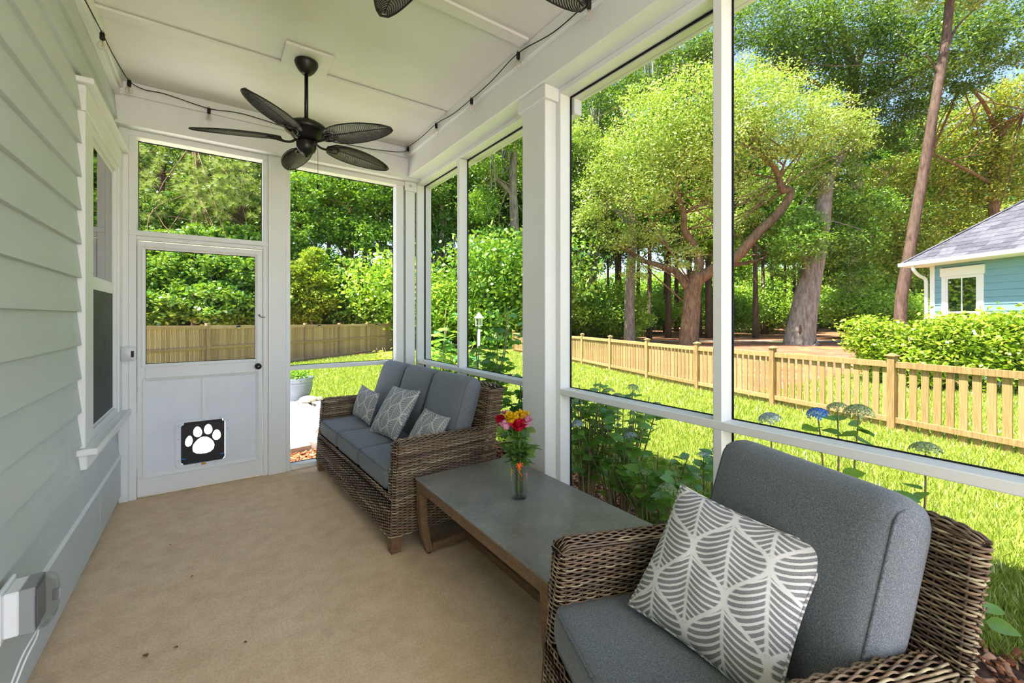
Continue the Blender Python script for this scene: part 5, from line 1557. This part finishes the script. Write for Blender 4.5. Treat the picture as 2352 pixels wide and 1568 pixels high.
# ------------------------------------------------ oakleaf shrubs outside behind the sofa
def lobed_leaf(name, mat, S):
    out = [(0, 0), (.16, .05), (.42, -.02), (.36, .20), (.56, .34), (.34, .46), (.38, .72), (.18, .70), (0, 1.0)]
    pts = out + [(-a, b) for a, b in out[-2:0:-1]]
    vs = [(0, .38 * S, .03 * S)] + [(a * S, b * S, -.10 * S * (abs(a) ** 1.4) * 1.6 - .05 * S * b * b) for a, b in pts]
    n = len(pts); fs = [(0, 1 + i, 1 + (i + 1) % n) for i in range(n)]
    m = MB(); m._add(vs, fs); return m.mesh(name, mat)
ML = [lobed_leaf('leaf', 'leaf_maple', .14), lobed_leaf('leaf', 'leaf_maple', .10)]
def shrub(label, x, y, nst, hgt, spread, nl, seed, lean=(0, 0), big=ML, name='oakleaf_shrub'):
    rg = random.Random(seed); zg = gz(x, y)
    t = thing(name, label, 'shrub', (x, y, zg), group='leafy shrubs outside the sofa bay')
    st = MB(); allp = []
    for i in range(nst):
        a = rg.uniform(0, 2 * PI); s = spread * rg.uniform(.2, 1.0); H = hgt * rg.uniform(.55, 1.0); e = (s * math.cos(a) + lean[0], s * math.sin(a) + lean[1])
        pts = bez([(0.05 * math.cos(a), .05 * math.sin(a), 0), (e[0] * .3, e[1] * .3, H * .35), (e[0] * .7 + rg.uniform(-.06, .06), e[1] * .7, H * .72), (e[0], e[1], H)], 6)
        st.tube(pts, [.011 - .007 * k / (len(pts) - 1) for k in range(len(pts))], 6); allp.append(pts)
    st.build('stems', 'woody_stem', t)
    for k in range(nl):
        pts = rg.choice(allp); f = rg.uniform(.25, 1.0) ** .8; p = Vector(pts[int(f * (len(pts) - 1))])
        a = rg.uniform(0, 2 * PI); d = Vector((math.cos(a), math.sin(a), rg.uniform(-.35, .5)))
        l = link('leaf', rg.choice(big), t); l.matrix_local = Matrix.Translation(p + d.normalized() * rg.uniform(.02, .16)) @ orient(d, rg.uniform(-.5, .5)) @ Matrix.Scale(rg.uniform(.7, 1.3), 4)
    return t
p = at(1015, 800, 5.6); shrub('lobed-leaf shrub outside behind the far sofa back', p[0], p[1], 12, 1.75, .50, 280, 31)
p = at(1115, 800, 4.7); shrub('tall lobed-leaf shrub between the mullion and the column', p[0], p[1], 11, 1.75, .42, 280, 32)
p = at(1165, 900, 4.3); shrub('low dark-leaved shrub behind the sofa corner by the column', p[0] + .18, p[1], 9, .95, .30, 230, 33, lean=(.12, 0))
SMALL = [leaf_shape('leaf', 'leaf_hedge', .10, .034, .2, 5)]
p = at(905, 820, 8.2); shrub('yellow-green sunlit shrub on the lawn behind the sofa end', p[0], p[1], 10, 1.15, .55, 260, 34, big=SMALL, name='lawn_shrub')

# ================================================================== TREES
RT = np.random.default_rng(5)
def crown_mesh(name, blobs, total, L, W, mat, clump=.17, shell=.5, per=34, up=.8, droop=.0):
    """clumped leaves through a set of ellipsoids (centre, radius)"""
    C = []
    area = np.array([np.mean(r) ** 2 for _, r in blobs]); area = area / area.sum()
    for (c, r), f in zip(blobs, area):
        r = np.array(r if hasattr(r, '__len__') else (r, r, r * .85), float)
        n = int(total * f); k = max(3, n // per)
        d = RT.normal(0, 1, (k, 3)); d /= np.linalg.norm(d, axis=1)[:, None]
        rad = shell + (1 - shell) * RT.random(k) ** .6
        cc = np.array(c) + d * r * rad[:, None]
        m = n // k
        pts = np.repeat(cc, m, 0) + RT.normal(0, 1, (k * m, 3)) * (r * clump) * np.array([1, 1, .62])
        C.append(pts)
    C = np.concatenate(C); n = len(C)
    V, F = leaf_cloud(C, RT.uniform(.65, 1.25, n) * L * 1.35, RT.uniform(.65, 1.2, n) * W * 1.45, up, RT, droop)
    return np_mesh(name, V, F, mat)
def limb(mb, pts, r0, r1, n=9, sub=6):
    P = bez(pts, sub); m = len(P)
    mb.tube(P, [r0 + (r1 - r0) * (k / (m - 1)) ** .8 for k in range(m)], n)
def pxp(seq, dflt): return [at(q[0], q[1], q[2] if len(q) > 2 else dflt) for q in seq]
def base_at(u, d):
    p = at(u, 728, d); return np.array([p[0], p[1], gz(p[0], p[1])])
def twigs(mb, blobs, src, n, r):
    for i in range(n):
        c, rr = blobs[RT.integers(len(blobs))]
        e = np.array(c) + RT.normal(0, .45, 3) * np.mean(rr); s0 = src[RT.integers(len(src))]
        m_ = (np.array(s0) + e) / 2 + RT.normal(0, .12, 3) * np.linalg.norm(e - s0)
        mb.tube(bez([s0, m_, e], 5), [r * (1 - .8 * k / 10) for k in range(11)], 5)
def tree(name, label, base, limbs, blobs, total, L, W, leafmat, barkmat, ntw=14, tw=.05, group=None, moss=0, **kw):
    t = thing(name, label, 'tree', tuple(base), group=group); b = np.array(base)
    tr_ = MB()
    for pts, r0, r1 in limbs[:1]: limb(tr_, [np.array(p) - b for p in pts], r0, r1, 12)
    tr_.build('trunk', barkmat, t)
    src = []
    for pts, r0, r1 in limbs[1:]:
        m_ = MB(); limb(m_, [np.array(p) - b for p in pts], r0, r1, 9); m_.build('branch', barkmat, t)
    for pts, r0, r1 in limbs: src += [np.array(p) - b for p in pts[len(pts) // 2:]]
    bl = [(np.array(c) - b, r) for c, r in blobs]
    if ntw:
        m_ = MB(); twigs(m_, bl, src, ntw, tw); q = m_.build('twigs', barkmat, t); q['kind'] = 'stuff'
    cr = link('crown', crown_mesh('crown', bl, total, L, W, leafmat, **kw), t); cr['kind'] = 'stuff'
    if moss:
        V, F = [], []; o = 0
        for i in range(moss):
            c, r = bl[RT.integers(len(bl))]; p = np.array(c) + RT.normal(0, .55, 3) * np.mean(r)
            for s in range(26):
                a = RT.uniform(0, 2 * PI); q = p + np.array([RT.normal(0, .14), RT.normal(0, .14), RT.normal(0, .1)]); ln = RT.uniform(.5, 1.9); w = RT.uniform(.018, .04)
                dx = np.array([math.cos(a) * w, math.sin(a) * w, 0]); sway = np.array([RT.normal(0, .06), RT.normal(0, .06), 0])
                V += [q - dx, q + dx, q + dx * 1.0 + sway - [0, 0, ln * .5], q - dx * 1.0 + sway - [0, 0, ln * .5], q + sway * 1.6 - [0, 0, ln]]
                F += [(o, o + 1, o + 2, o + 3), (o + 3, o + 2, o + 4)]; o += 5
        m_ = MB(); m_._add(V, F); q = m_.build('hanging_moss', 'moss', t); q['kind'] = 'stuff'
    return t
def blobs_px(lst, d):
    out = []
    for q in lst:
        u, v, r = q[:3]; dd = q[3] if len(q) > 3 else d
        out.append((at(u, v, dd), np.array([1, 1, .85]) * r * dd / FPX))
    return out

# --- the contorted live oak in front of the woods
b = base_at(1583, 28.5)
tree('live_oak', 'sunlit live oak with a contorted S-shaped limb behind the picket fence', b,
     [([b + [0, 0, -.2], at(1583, 770, 28.5), at(1588, 710, 28.5), at(1592, 660, 28.5), at(1606, 628, 28.4)], .68, .50),
      (pxp([(1606, 640, 28.4), (1650, 612, 28), (1690, 590, 27.6), (1722, 556, 27.2), (1748, 528, 27), (1785, 492, 26.8), (1812, 455, 26.6), (1815, 436, 26.6), (1795, 436, 26.4), (1790, 412, 26.4), (1778, 384, 26.2), (1752, 360, 26), (1722, 338, 26), (1690, 322, 26)], 27), .42, .10),
      (pxp([(1596, 655, 28.5), (1606, 600, 28.6), (1592, 560, 28.6), (1572, 530, 28.4), (1570, 490, 28.2), (1558, 450, 28), (1560, 400, 28)], 28.5), .36, .12),
      (pxp([(1580, 660, 28.5), (1550, 622, 29), (1510, 608, 29.5), (1470, 596, 30), (1440, 575, 30.5), (1412, 560, 31)], 29), .30, .08),
      (pxp([(1660, 610, 28), (1700, 606, 28.4), (1740, 598, 29), (1770, 585, 29.5)], 28), .2, .06),
      (pxp([(1790, 412, 26.4), (1800, 380, 26), (1812, 350, 26)], 26), .10, .04),
      (pxp([(1722, 338, 26), (1735, 320, 25.6), (1750, 300, 25.4)], 26), .10, .04)],
     blobs_px([(1500, 300, 88, 25), (1590, 225, 84, 25), (1420, 370, 70, 27), (1375, 450, 58, 28), (1490, 430, 78, 26), (1745, 245, 92, 25), (1840, 290, 80, 25), (1905, 255, 60, 26), (1560, 340, 78, 25), (1660, 300, 90, 25), (1650, 410, 66, 27), (1570, 590, 36, 27), (1420, 540, 48, 29), (1500, 540, 44, 29), (1700, 190, 60, 27), (1930, 330, 58, 27), (1850, 380, 56, 28), (1620, 500, 46, 30), (1740, 440, 44, 29), (1720, 500, 36, 30), (1380, 340, 44, 29), (1340, 300, 36, 28), (1350, 510, 38, 29), (1800, 200, 50, 26), (1960, 290, 44, 27), (1475, 220, 44, 26), (1460, 620, 30, 29), (1890, 420, 40, 27), (1780, 330, 50, 25)], 26),
     72000, .135, .062, 'leaf_oak_bright', 'bark_oak', 44, .055, clump=.21, shell=.4)
# --- broad weathered trunk
b = base_at(1838, 27.0)
tree('hollow_oak', 'broad pale weathered oak trunk leaning up through dark leaves', b,
     [([b + [0, 0, -.2], at(1836, 785, 27), at(1844, 730, 27), at(1858, 655, 27), at(1874, 580, 27), at(1888, 500, 27), at(1900, 400, 27)], 1.05, .38),
      (pxp([(1860, 650, 27), (1850, 600, 26.6), (1835, 560, 26.4)], 27), .22, .08),
      (pxp([(1895, 430, 27), (1930, 370, 27), (1960, 320, 27)], 27), .25, .08)],
     blobs_px([(1840, 560, 56, 25.5), (1900, 560, 60, 28), (1960, 560, 56, 28.5), (1930, 470, 58, 28), (1880, 420, 46, 29), (1985, 480, 56, 29), (1800, 610, 40, 27), (1960, 640, 44, 29), (1850, 510, 40, 26), (1925, 395, 50, 28)], 27),
     30000, .15, .07, 'leaf_mid', 'bark_grey', 14, .05)
MB().ball((0, 0, 0), (.17, .07, .30), 12, 8).build('trunk_hollow', 'bark_pine', bpy.data.objects['hollow_oak'], loc=tuple(at(1838, 757, 26.0) - b))
# --- leaning bare pine trunk
b = base_at(2066, 21.5)
tree('leaning_pine', 'bare leaning pine trunk beside the teal house', b,
     [([b + [0, 0, -.2], at(2070, 690, 21.5), at(2085, 600, 21.4), at(2104, 490, 21.3), at(2124, 380, 21.2), at(2142, 270, 21), at(2160, 165, 21), at(2176, 60, 21), at(2186, -60, 21)], .27, .17),
      (pxp([(2158, 180, 21), (2145, 150, 21), (2120, 120, 21)], 21), .06, .02), (pxp([(2170, 110, 21), (2200, 60, 21), (2240, 20, 21)], 21), .08, .03)],
     blobs_px([(2190, -90, 80), (2120, -40, 60), (2260, -60, 70)], 21), 9000, .2, .045, 'needle', 'bark_pine', 0, .04)
# --- tall dark oak spreading over the top
b = base_at(1960, 36)
tree('spreading_oak', 'tall dark spreading oak whose limbs fill the top of the view', b,
     [([b + [0, 0, -.2], at(1962, 620, 36), at(1970, 480, 35.5), at(1958, 330, 34), at(1960, 160, 32)], .6, .38),
      (pxp([(1960, 165, 32), (1940, 90, 31), (1915, 20, 30), (1900, -40, 30)], 31), .32, .15),
      (pxp([(1960, 170, 32), (1985, 110, 31), (2010, 60, 30), (2050, 0, 29)], 31), .26, .12),
      (pxp([(1968, 250, 33), (1900, 205, 32), (1830, 170, 31), (1760, 150, 30)], 32), .2, .08),
      (pxp([(1960, 230, 33), (2060, 190, 31), (2140, 150, 29), (2220, 120, 27)], 31), .24, .10)],
     blobs_px([(1740, 40, 76, 29), (1830, 80, 82, 30), (1920, 40, 80, 29), (2000, 120, 84, 30), (2080, 50, 84, 28), (2170, 100, 78, 26), (2250, 40, 80, 26), (2330, 90, 76, 25), (2060, 210, 76, 31), (1960, 210, 70, 33), (2140, 220, 62, 30), (1870, 170, 66, 32), (2010, 300, 56, 33), (1790, 130, 56, 31), (2240, 160, 60, 28), (2080, 310, 48, 33)], 29),
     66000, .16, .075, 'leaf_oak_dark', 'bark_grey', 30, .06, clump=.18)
# --- yellowing tree behind the house
b = base_at(2290, 33)
tree('yellowing_tree', 'tree with yellow and orange tinted leaves behind the teal house', b,
     [([b + [0, 0, -.2], at(2288, 560, 33), at(2280, 430, 33), at(2290, 300, 32), at(2310, 180, 31)], .42, .2),
      (pxp([(2285, 430, 33), (2240, 400, 32), (2180, 370, 31), (2130, 345, 31)], 32), .16, .05),
      (pxp([(2285, 380, 33), (2310, 290, 31), (2352, 260, 30), (2400, 270, 30)], 32), .2, .08),
      (pxp([(2290, 300, 32), (2255, 230, 30), (2210, 190, 29)], 31), .16, .06)],
     blobs_px([(2010, 420, 50, 36), (2070, 400, 54, 35), (2150, 390, 56, 34), (2230, 350, 60, 33), (2310, 330, 64, 32), (2180, 290, 56, 33), (2260, 250, 58, 32), (2340, 210, 60, 30), (2010, 510, 54, 36), (2060, 560, 56, 36), (2150, 480, 58, 35), (2220, 430, 56, 34), (2300, 420, 60, 33), (2110, 560, 50, 35), (2030, 640, 56, 36), (2110, 640, 52, 36), (2200, 540, 60, 36), (2300, 520, 60, 36), (2380, 380, 60, 32)], 34),
     54000, .17, .085, 'leaf_yellow', 'bark_oak', 24, .05, clump=.18)
# --- mossy oak left of the bright one
b = base_at(1446, 31)
tree('mossy_oak', 'dark oak hung with grey moss beside the column', b,
     [([b + [0, 0, -.2], at(1446, 690, 31), at(1450, 600, 31), at(1452, 520, 31), at(1440, 400, 31), at(1420, 290, 31)], .42, .2),
      (pxp([(1440, 400, 31), (1400, 330, 31), (1370, 260, 31)], 31), .18, .06), (pxp([(1450, 520, 31), (1400, 470, 32), (1350, 420, 32)], 31), .16, .05), (pxp([(1430, 330, 31), (1470, 250, 32), (1500, 180, 32)], 31), .15, .05)],
     blobs_px([(1370, 240, 66, 30), (1330, 330, 60, 31), (1420, 200, 62, 31), (1490, 170, 60, 32), (1560, 130, 56, 32), (1340, 430, 54, 32), (1330, 530, 50, 33), (1410, 460, 46, 34), (1340, 610, 44, 34), (1620, 120, 50, 32)], 31),
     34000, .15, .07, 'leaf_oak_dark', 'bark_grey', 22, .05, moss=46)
# --- tree seen through the left bay, with moss
b = base_at(1186, 30)
tree('mossy_tree', 'oak with long grey moss seen between mullion and column', b,
     [([b + [0, 0, -.2], at(1186, 640, 30), at(1182, 520, 30), at(1178, 400, 30), at(1186, 280, 30)], .45, .22), (pxp([(1180, 450, 30), (1130, 400, 29), (1090, 360, 29)], 29), .18, .06)],
     blobs_px([(1110, 360, 50, 28), (1150, 320, 46, 29), (1190, 290, 60, 30), (1100, 470, 46, 29), (1140, 560, 48, 29), (1190, 610, 50, 30), (1100, 610, 44, 30), (1240, 400, 60, 32), (1250, 560, 60, 32), (1120, 660, 40, 28), (1170, 690, 36, 28)], 29),
     30000, .15, .075, 'leaf_mid', 'bark_grey', 14, .05, moss=30)
b = base_at(1012, 31)
tree('corner_tree', 'dark branching tree seen through the narrow bay by the corner', b,
     [([b + [0, 0, -.2], at(1012, 680, 31), at(1008, 600, 31), at(1016, 520, 31), at(1010, 430, 31)], .35, .15), (pxp([(1012, 600, 31), (1040, 560, 31), (1060, 520, 31)], 31), .14, .05), (pxp([(1012, 620, 31), (985, 580, 31), (960, 540, 31)], 31), .12, .04)],
     blobs_px([(1000, 430, 46, 30), (1040, 400, 44, 31), (960, 480, 46, 31), (1030, 510, 40, 31), (990, 560, 38, 31), (1050, 600, 40, 32), (960, 620, 44, 32), (1000, 360, 46, 31)], 31),
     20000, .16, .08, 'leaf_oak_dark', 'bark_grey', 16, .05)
# --- thick trees behind the board fence
b = base_at(800, 30)
tree('maple', 'dense deep green broadleaf tree behind the board fence at the middle bay', b,
     [([b + [0, 0, -.2], at(800, 640, 30), at(806, 520, 30), at(800, 400, 30)], .4, .2), (pxp([(804, 560, 30), (850, 520, 30), (890, 470, 30)], 30), .15, .05), (pxp([(804, 600, 30), (760, 540, 29), (720, 500, 29)], 30), .15, .05)],
     blobs_px([(700, 440, 54, 27), (770, 420, 56, 28), (850, 440, 56, 28), (920, 420, 56, 29), (690, 530, 52, 27), (770, 520, 56, 28), (850, 540, 54, 28), (910, 560, 50, 28), (750, 610, 50, 27), (830, 640, 54, 27), (890, 660, 48, 28), (800, 710, 44, 26), (870, 720, 40, 27), (730, 700, 44, 26), (670, 620, 46, 27), (680, 340, 60, 30), (780, 330, 60, 31), (880, 340, 60, 31)], 28),
     46000, .17, .10, 'leaf_mid', 'bark_oak', 18, .05)
b = base_at(715, 24.5)
tree('flowering_bush', 'yellow and pink tipped young tree above the board fence', b,
     [([b + [0, 0, -.1], at(715, 720, 24.5), at(712, 660, 24.5), at(716, 600, 24.5)], .10, .05)],
     blobs_px([(705, 620, 34), (735, 640, 34), (690, 670, 36), (740, 690, 32), (715, 590, 26), (700, 715, 34)], 24.5), 12000, .13, .075, 'leaf_hedge', 'bark_oak', 8, .03)
b = base_at(450, 26)
tree('sweetgum', 'leafy sweetgum with star leaves behind the fence beyond the door', b,
     [([b + [0, 0, -.2], at(450, 680, 26), at(444, 560, 26), at(452, 440, 26), at(446, 320, 26)], .3, .15)],
     blobs_px([(360, 640, 56, 22), (430, 610, 56, 22), (510, 630, 58, 22), (570, 640, 50, 23), (350, 710, 50, 21), (430, 690, 54, 21), (510, 700, 54, 21), (570, 710, 46, 22), (380, 570, 46, 23), (470, 560, 50, 23), (550, 560, 50, 24), (610, 620, 50, 24), (310, 660, 50, 22), (620, 700, 44, 23), (270, 600, 60, 23)], 22),
     46000, .16, .11, 'leaf_mid', 'bark_oak', 16, .04)
# --- pine with pale needle tufts above the door
b = base_at(540, 27)
t = thing('longleaf_pine', 'pine with pale tufted needles above the screen door', 'tree', tuple(b))
m_ = MB(); limb(m_, [np.array([0, 0, -.2]), at(545, 600, 27) - b, at(556, 480, 27) - b, at(562, 350, 27) - b, at(556, 240, 27) - b], .22, .1); m_.build('trunk', 'bark_pine', t)
V, F = [], []; o_ = 0; lb = MB()
for k in range(190):
    if k < 130: u, v = RT.normal(490, 62), RT.normal(425, 42)
    else: u, v = RT.uniform(300, 620), RT.uniform(320, 500)
    c = at(u, v, RT.uniform(22.5, 26)) - b
    n = 120; d = RT.normal(0, 1, (n, 3)); d[:, 2] = d[:, 2] * .7 + .35; d /= np.linalg.norm(d, axis=1)[:, None]
    ln = RT.uniform(.28, .46, n); s = np.cross(d, RT.normal(0, 1, (n, 3))); s /= np.linalg.norm(s, axis=1)[:, None]
    V.append(np.stack([c - s * .011, c + s * .011, c + d * ln[:, None] - np.array([0, 0, .06])], 1).reshape(-1, 3))
    if k % 4 == 0: lb.tube(bez([at(556, min(560, v + 60), 26.8) - b, (at((u + 556) / 2, v + 20, 26) - b), c], 4), [.03 - .0025 * i for i in range(9)], 5)
V = np.concatenate(V); link('needle_tufts', np_mesh('needle_tufts', V, np.arange(len(V)).reshape(-1, 3), 'needle'), t)['kind'] = 'stuff'
lb.build('branches', 'bark_pine', t)
b = base_at(380, 31)
tree('thin_leaved_tree', 'loose leafy tree with blue sky gaps above the screen door', b,
     [([b + [0, 0, -.2], at(380, 560, 31), at(372, 430, 31), at(384, 300, 31)], .3, .14), (pxp([(375, 450, 31), (330, 400, 31), (300, 360, 31)], 31), .1, .03)],
     blobs_px([(330, 470, 50), (400, 480, 50), (470, 360, 60), (430, 330, 56), (560, 370, 60), (340, 350, 40), (600, 430, 60), (640, 360, 60), (310, 540, 50), (380, 560, 50)], 30),
     26000, .16, .09, 'leaf_oak_dark', 'bark_pine', 18, .04)

# --- far woods: a few tree shapes, many trees
def tall_pine(seed, H, crown0, rw, mat, n, L, W):
    rg = np.random.default_rng(seed)
    t = MB(); bend = rg.normal(0, .25, 2)
    limb(t, [np.array([0, 0, -.3]), np.array([bend[0] * .3, bend[1] * .3, H * .35]), np.array([bend[0], bend[1], H * .7]), np.array([bend[0] * 1.2, bend[1] * 1.1, H])], .17 + .006 * H, .06, 7, 4)
    bl = []
    for k in range(11):
        f = k / 10; z = H * (crown0 + (1.03 - crown0) * f); w = rw * (1 - .65 * f) * rg.uniform(.7, 1.2); a = rg.uniform(0, 6.28); q = rg.uniform(0, .7) * w
        bl.append((np.array([q * math.cos(a), q * math.sin(a), z]), np.array([w, w, w * .6])))
    return t.mesh('trunk', 'bark_pine'), crown_mesh('crown', bl, n, L, W, mat, clump=.3, shell=.2)
FT = [tall_pine(1, 21, .52, 3.0, 'leaf_mid', 9000, .32, .17), tall_pine(2, 24, .58, 3.3, 'leaf_oak_dark', 9000, .34, .17), tall_pine(3, 18, .46, 2.8, 'leaf_under', 9000, .30, .17), tall_pine(4, 22, .55, 3.0, 'leaf_oak_dark', 9000, .34, .16)]
WL = {0: 'mid green', 1: 'dark green', 2: 'bright green', 3: 'deep green'}
def far_tree(u, d, k, s, group):
    b = base_at(u, d)
    lab = {'e': 'slender %s tree in the far woods beyond the picket fence' % WL[k], 'n': 'tall %s background tree rising behind the board fence' % WL[k]}[group]
    t = thing('forest_tree', lab, 'tree', tuple(b), RT.uniform(0, 6.28), group={'e': 'far woods beyond the picket fence', 'n': 'tall trees behind the board fence'}[group])
    t.scale = (s, s, s)
    link('trunk', FT[k][0], t); c = link('crown', FT[k][1], t); c['kind'] = 'stuff'
rgf = random.Random(9)
for i in range(42):
    u = 1230 + 900 * (i + rgf.random()) / 42; far_tree(u, rgf.uniform(38, 70), rgf.randrange(4), rgf.uniform(.85, 1.2), 'e')
for i in range(14):
    u = 2080 + 330 * (i + rgf.random()) / 14; far_tree(u, rgf.uniform(42, 62), rgf.randrange(4), rgf.uniform(.85, 1.15), 'e')
for i in range(26):
    u = 170 + 1080 * (i + rgf.random()) / 26; far_tree(u, rgf.uniform(36, 52), rgf.choice((0, 1, 3)), rgf.uniform(.8, 1.1), 'n')
# --- understory bushes
UB = [crown_mesh('foliage', [(np.array([RT.normal(0, .5), RT.normal(0, .5), RT.uniform(.5, 1.9)]), np.array([1.1, 1.1, .8]) * RT.uniform(.7, 1.1)) for _ in range(7)], 11000, .105, .062, m, clump=.3, shell=.3) for m in ('leaf_under', 'leaf_mid', 'leaf_under')]
UST = MB()
for i in range(6): UST.tube([(0, 0, -.2), (RT.normal(0, .2), RT.normal(0, .2), .7), (RT.normal(0, .6), RT.normal(0, .6), 1.8)], .03, 5)
UST = UST.mesh('stems', 'bark_oak')
def bush(u, d, k, s, lab, grp):
    b = base_at(u, d); t = thing('bush', lab, 'bush', tuple(b), RT.uniform(0, 6.28), group=grp); t.scale = (s, s, s * RT.uniform(.85, 1.25))
    link('foliage', UB[k], t)['kind'] = 'stuff'; link('stems', UST, t)
for i in range(40):
    bush(1220 + 900 * (i + rgf.random()) / 40, rgf.uniform(44, 85), rgf.randrange(3), rgf.uniform(1.2, 2.6), 'bright green understory bush among the far trunks', 'understory of the far woods')
for i in range(10):
    bush(1290 + 150 * (i + rgf.random()) / 10, rgf.uniform(30, 40), rgf.randrange(3), rgf.uniform(.9, 1.5), 'leafy bush at the wood edge past the fence end', 'bushes at the wood edge')
for i in range(34):
    bush(230 + 1000 * (i + rgf.random()) / 34, rgf.uniform(26, 36), rgf.randrange(3), rgf.uniform(1.2, 2.2), 'leafy bush growing behind the board fence', 'bushes behind the board fence')
for i in range(10):
    bush(1960 + 420 * (i + rgf.random()) / 10, rgf.uniform(30, 44), rgf.randrange(3), rgf.uniform(1.3, 2.2), 'green bush behind the teal house corner', 'bushes behind the house')
for i in range(36):
    bush(1180 + 980 * (i + rgf.random()) / 36, rgf.uniform(82, 112), rgf.choice((0, 2, 1)), rgf.uniform(3.2, 4.6), 'tall pale green thicket closing the view through the far trunks', 'thicket behind the far woods')
for i in range(26):
    bush(200 + 1030 * (i + rgf.random()) / 26, rgf.uniform(50, 68), rgf.choice((0, 2, 1)), rgf.uniform(2.6, 3.6), 'tall pale green thicket closing the view behind the board fence', 'thicket behind the board fence')
# --- clipped shrubs before the teal house
def hedge_shrub(label, u, d, rx, hh, n):
    b = base_at(u, d); t = thing('hedge_shrub', label, 'shrub', tuple(b), group='clipped shrubs before the teal house')
    bl = [(np.array([RT.normal(0, rx * .35), RT.normal(0, rx * .35), hh * f]), np.array([rx * .62, rx * .62, hh * .3])) for f in (.3, .35, .5, .55, .65, .7, .72)]
    link('foliage', crown_mesh('foliage', bl, n, .085, .045, 'leaf_hedge', clump=.26, shell=.45, per=14), t)['kind'] = 'stuff'
    st = MB()
    for i in range(9): a = i * .7; st.tube([(0, 0, -.1), (.3 * rx * math.cos(a), .3 * rx * math.sin(a), hh * .4), (.7 * rx * math.cos(a), .7 * rx * math.sin(a), hh * .75)], .018, 5)
    st.build('stems', 'woody_stem', t)
hedge_shrub('yellow-green shrub at the wood side end of the clipped row', 2030, 10.9, .68, 1.66, 9000)
hedge_shrub('yellow-green shrub under the teal house corner board', 2120, 10.3, .80, 1.72, 10000)
hedge_shrub('yellow-green shrub under the teal house window', 2225, 9.8, .80, 1.76, 10000)
hedge_shrub('yellow-green shrub cut by the frame edge near the teal house', 2330, 9.4, .78, 1.80, 10000)
# --- gravel track in the woods
p0, p1 = at(1640, 728, 33), at(2000, 728, 30)
q = MB(); d_ = (p1 - p0); d_ = d_ / np.linalg.norm(d_); nn = np.array([-d_[1], d_[0], 0]) * .9
V = []
for k in range(-8, 30):
    c = p0 + d_ * k * 1.5
    for s in (-1, 1): w_ = c + nn * s; V.append((w_[0], w_[1], gz(w_[0], w_[1]) - .02))
q._add(V, [(2 * i, 2 * i + 1, 2 * i + 3, 2 * i + 2) for i in range(len(V) // 2 - 1)]); o = q.build('path', 'road_gravel'); tag(o, 'pale gravel track running through the pine straw', 'path', kind='structure')
